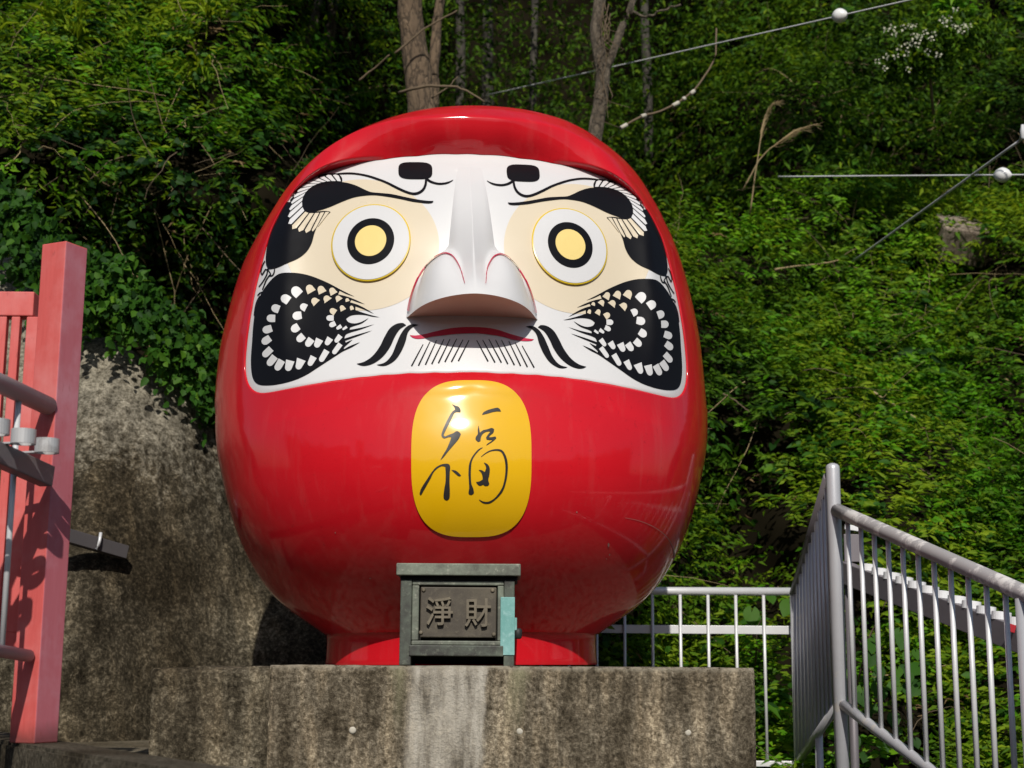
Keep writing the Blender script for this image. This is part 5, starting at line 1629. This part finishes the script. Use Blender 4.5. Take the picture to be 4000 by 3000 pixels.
def stick(name, label, cat, pts, r, mat, r2=None):
    o = empty(name, pts[0], label, cat)
    q = wob(pts, 0.004, 16)
    MB().tube([Vector(p) for p in q], r, 7, True, r2 if r2 else r * 0.6).build('stem', mat, o)
    return o
c5 = lambda x, y, Y: V3(1100 + x / 2.765, y / 2.765, Y)
stick('bare_branch', 'arched bare twig hanging over the head of the doll beside the thick trunk', 'branch', [c5(1270, 1000, 9.6), c5(1400, 960, 9.5), c5(1560, 930, 9.45), c5(1700, 935, 9.4), c5(1880, 960, 9.4), c5(2000, 1010, 9.4), c5(2180, 1125, 9.4)], 0.011, TWIG)
stick('bare_branch', 'straight pale stick crossing the thick brown trunk diagonally', 'branch', [c5(1220, 575, 10.2), c5(1500, 330, 10.15), c5(1870, 95, 10.1)], 0.009, TWIG)
stick('bare_branch', 'broken diagonal stick among leaves left of the thick brown trunk', 'branch', [c5(840, 870, 9.9), c5(1000, 740, 9.85), c5(1170, 610, 9.8)], 0.008, TWIG)
stick('bare_branch', 'short twig crossing the arched twig above the head', 'branch', [c5(1620, 1060, 9.5), c5(1780, 940, 9.5), c5(1930, 820, 9.5)], 0.006, TWIG)
c4 = lambda x, y, Y: V3(2200 + x / 2.766, y / 2.766, Y)
pts4 = [c4(620, 1385, 9.6), c4(860, 1250, 9.65), c4(1030, 1220, 9.7), c4(1230, 1120, 9.75), c4(1400, 1000, 9.8), c4(1500, 880, 9.85), c4(1590, 720, 9.9), c4(1640, 570, 9.95), c4(1650, 300, 10.0)]
lb = stick('lichen_branch', 'drooping thin branch with white lichen bands right of the head', 'branch', pts4, 0.0085, TWIG, 0.006)
for a, b in ((0.0, 0.28), (0.92, 1.18), (2.75, 3.1), (3.35, 3.5), (3.85, 4.15)):
    f = lambda t: np.array([np.interp(t, np.arange(len(pts4)), [p[q] for p in pts4]) for q in range(3)])
    MB().tube([Vector(f(a)), Vector(f(b))], 0.0145, 8).build('lichen_band', PLUG, lb)
stick('bare_branch', 'pale straight stalk lying across the bushes right of the face', 'branch', [HP(3030, 1052, .42), HP(3160, 1028, .42), HP(3290, 1006, .42)], 0.0075, STRAW)
stick('bare_branch', 'yellowish stalk leaning in the bright bushes at far right', 'branch', [HP(3410, 1530, .42), HP(3500, 1590, .42), HP(3590, 1650, .42)], 0.008, STRAW)
stick('bare_branch', 'dark bare twig in the hollow beside the right cheek', 'branch', [HP(2825, 1537, .35), HP(2870, 1570, .35), HP(2915, 1610, .35)], 0.006, TWIG)

# concrete block on the slope
cb = Vector(HP(3745, 940, 0.04))
cbo = MB().box(cb, (0.40, 0.30, 0.36), Matrix.Rotation(0.25, 3, 'Z') @ Matrix.Rotation(math.radians(-52), 3, 'X') @ Matrix.Rotation(0.2, 3, 'Y'), bevel=0.02).build('concrete_block', concrete('pinkish_concrete', (0.08, 0.065, 0.055), (0.20, 0.165, 0.14), (0.3, 0.26, 0.22), 1.0, 0.2), None)
tag(cbo, 'lone pinkish concrete block half buried in the bushes near the right edge', 'concrete block')

# plume grass
c3 = lambda x, y, Y: V3(2900 + x / 2.011, y / 2.011, Y)
pg = empty('plume_grass', c3(80, 1500, 9.3), 'tall dry plume grass with two straw coloured heads right of the doll', 'grass plant')
def plume(st, i0, name_s='stalk'):
    q = wob(st, 0.002, 20)
    MB().tube([Vector(p) for p in q], 0.0065, 6, True, 0.002).build('stalk', STRAW, pg)
    cv = []
    for i in range(70):
        t = RNG.uniform(i0, 0.98)
        p = np.array([np.interp(t, np.linspace(0, 1, 20), q[:, a]) for a in range(3)])
        d = q[min(19, int(t * 19) + 1)] - q[int(t * 19)]
        d = d / np.linalg.norm(d)
        ln = 0.16 * (1.15 - t)
        e = p + d * ln + RNG.normal(0, 0.013, 3) + np.array([0.01, 0, -0.015])
        cv.append([rel(pg, p), rel(pg, (p + e) / 2 + RNG.normal(0, 0.004, 3)), rel(pg, e)])
    cv = [np.array([tuple(v) for v in c]) for c in cv]
    link_mesh('plume', curve_tubes('plume', cv, [0.0028] * len(cv), STRAW, 3), STRAW, pg)
plume([c3(60, 1680, 10.4), c3(95, 1400, 10.3), c3(120, 1240, 10.25), c3(150, 1030, 10.2), c3(180, 900, 10.2), c3(225, 810, 10.15), c3(285, 772, 10.1)], 0.45)
plume([c3(0, 1500, 10.4), c3(130, 1260, 10.3), c3(210, 1170, 10.25), c3(330, 1080, 10.2), c3(430, 1020, 10.2), c3(600, 975, 10.15)], 0.45)

# white blossom shrub at the upper right
fl = empty('flowering_shrub', c3(1400, 500, 10.6), 'shrub with small cream white blossom clusters near the upper right corner', 'shrub')
crown_leaves('foliage', [c3(1450, 330, 10.75), c3(1750, 250, 10.9), c3(1300, 480, 10.8)], [0.35, 0.3, 0.25], 2600, LEAF, fl, 0.05, 0.08, 0.02, 0.035, 41, 'lance', 0.35)
MB().tube([Vector(c3(1500, 900, 11.0)), Vector(c3(1450, 330, 10.8))], 0.012, 7).build('stem', TWIG, fl)
base_me = None
spots = [(1150, 235), (1195, 225), (1215, 245), (1265, 195), (1310, 200), (1360, 195), (1290, 330), (1335, 325), (1365, 362), (1245, 360), (1305, 402), (1225, 438), (1150, 430), (1345, 262), (1385, 272), (1450, 385), (1490, 312), (1510, 248), (1590, 135), (1640, 130), (1660, 210), (1695, 208), (1750, 205), (1800, 200), (1735, 255), (1590, 205), (1690, 70), (1050, 470), (1560, 438), (1110, 535), (1300, 530), (1410, 290), (1425, 245)]
for x, y in spots:
    p = Vector(c3(x, y, 10.35 + RNG.uniform(-0.08, 0.08)))
    if base_me is None:
        nq = 6
        aq = RNG.normal(0, 1, (nq, 3)); 
        b = leaves_mesh('blossom', RNG.normal(0, 0.012, (nq, 3)), aq, unit(RNG.normal(0, .4, (nq, 3)) + np.array([0, -0.8, 0.5])), RNG.uniform(0.017, 0.026, nq), RNG.uniform(0.012, 0.018, nq), RNG.uniform(0.3, 1, nq), PETAL, 'broad', fl)
        base_me = b.data
    else:
        b = bpy.data.objects.new('blossom', base_me); COL.objects.link(b); b.parent = fl
    b.location = rel(fl, p); b.rotation_euler = (RNG.uniform(-.5, .5), RNG.uniform(0, 6), 0)

# broad heart-leaved creeper by the railings
def heart_leaf(parent, px, py, Y, size, roll, tint):
    n = 14
    V = [(0, 0, 0)]
    for i in range(n + 1):
        a = -math.pi * 0.92 + 2 * math.pi * 0.92 * i / n
        r = 0.5 * (1 + 0.22 * math.cos(a)) * (1 - 0.10 * abs(math.sin(a * 1.0)))
        x = r * math.sin(a); y = r * math.cos(a) * 1.05
        if i == n // 2: y += 0.16
        V.append((x, y, -0.18 * (x * x + y * y) + 0.12 * abs(x)))
    Fq = [(0, i + 1, i + 2) for i in range(n)]
    me = mesh_from('leaf', [(v[0] * size, v[1] * size, v[2] * size) for v in V], Fq)
    at = me.attributes.new('tint', 'FLOAT', 'POINT'); at.data.foreach_set('value', [tint] * len(V))
    o = link_mesh('leaf', me, LEAF_IVY, parent, True)
    o.location = rel(parent, P(px, py, Y))
    o.rotation_euler = (math.radians(62 + RNG.uniform(-14, 14)), RNG.uniform(-0.3, 0.3), 0)
    o.rotation_euler.rotate_axis('Z', roll)
    return o
hv = empty('broadleaf_creeper', P(2935, 2480, 8.85), 'creeper with large round leaves behind the low railing near its corner', 'creeper')
MB().tube([P(2950, 2600, 9.0), P(2960, 2450, 8.9), P(3040, 2290, 8.9)], 0.006, 6).build('stem', TWIG, hv)
heart_leaf(hv, 2936, 2392, 8.75, 0.105, math.pi * 0.95, 0.62)
heart_leaf(hv, 3082, 2362, 8.75, 0.11, math.pi * 0.8, 0.6)
heart_leaf(hv, 3010, 2330, 8.85, 0.07, math.pi * 1.1, 0.55)
hv2 = empty('broadleaf_creeper', P(3400, 2480, 8.6), 'creeper with many round leaves under the grey ring bar behind the stair railing', 'creeper')
MB().tube([P(3340, 2700, 8.75), P(3400, 2480, 8.65), P(3470, 2330, 8.6)], 0.006, 6).build('stem', TWIG, hv2)
for i in range(34):
    px = RNG.uniform(3310, 3640); py = RNG.uniform(2330, 2960)
    if py < 2330 + (px - 3310) * 0.55: py += 200
    heart_leaf(hv2, px, py, 8.35 + RNG.uniform(-0.12, 0.25), RNG.uniform(0.05, 0.095), math.pi + RNG.normal(0, 0.6), RNG.uniform(0.2, 0.6))

# wooded ridge far behind the viewer, seen only as the dark skyline mirrored in the paint
vs, fs = [], []
for i in range(361):
    a = math.radians(-178 + 176 * i / 360)
    h = 17.5 + 3.0 * float(vnoise(i * 0.21, 0, 0, 77)) + 1.6 * float(vnoise(i * 0.9, 0, 0, 78)) + 0.9 * float(vnoise(i * 2.7, 0, 0, 79))
    for r, z in ((62, 0.0), (64, h * 0.7), (68, h), (90, 0.0)):
        vs.append((r * math.cos(a), r * math.sin(a), z))
for i in range(360):
    for k_ in range(3):
        a = i * 4 + k_
        fs.append((a, a + 4, a + 5, a + 1))
o = link_mesh('distant_treeline', mesh_from('distant_treeline', vs, fs), flat('distant_wood_green', (0.03, 0.045, 0.015), 1.0), None, True)
tag(o, 'low wooded skyline behind the viewer', 'treeline', kind='stuff')
print('TRIS', sum(len(o.data.polygons) for o in bpy.data.objects if o.type == 'MESH'))
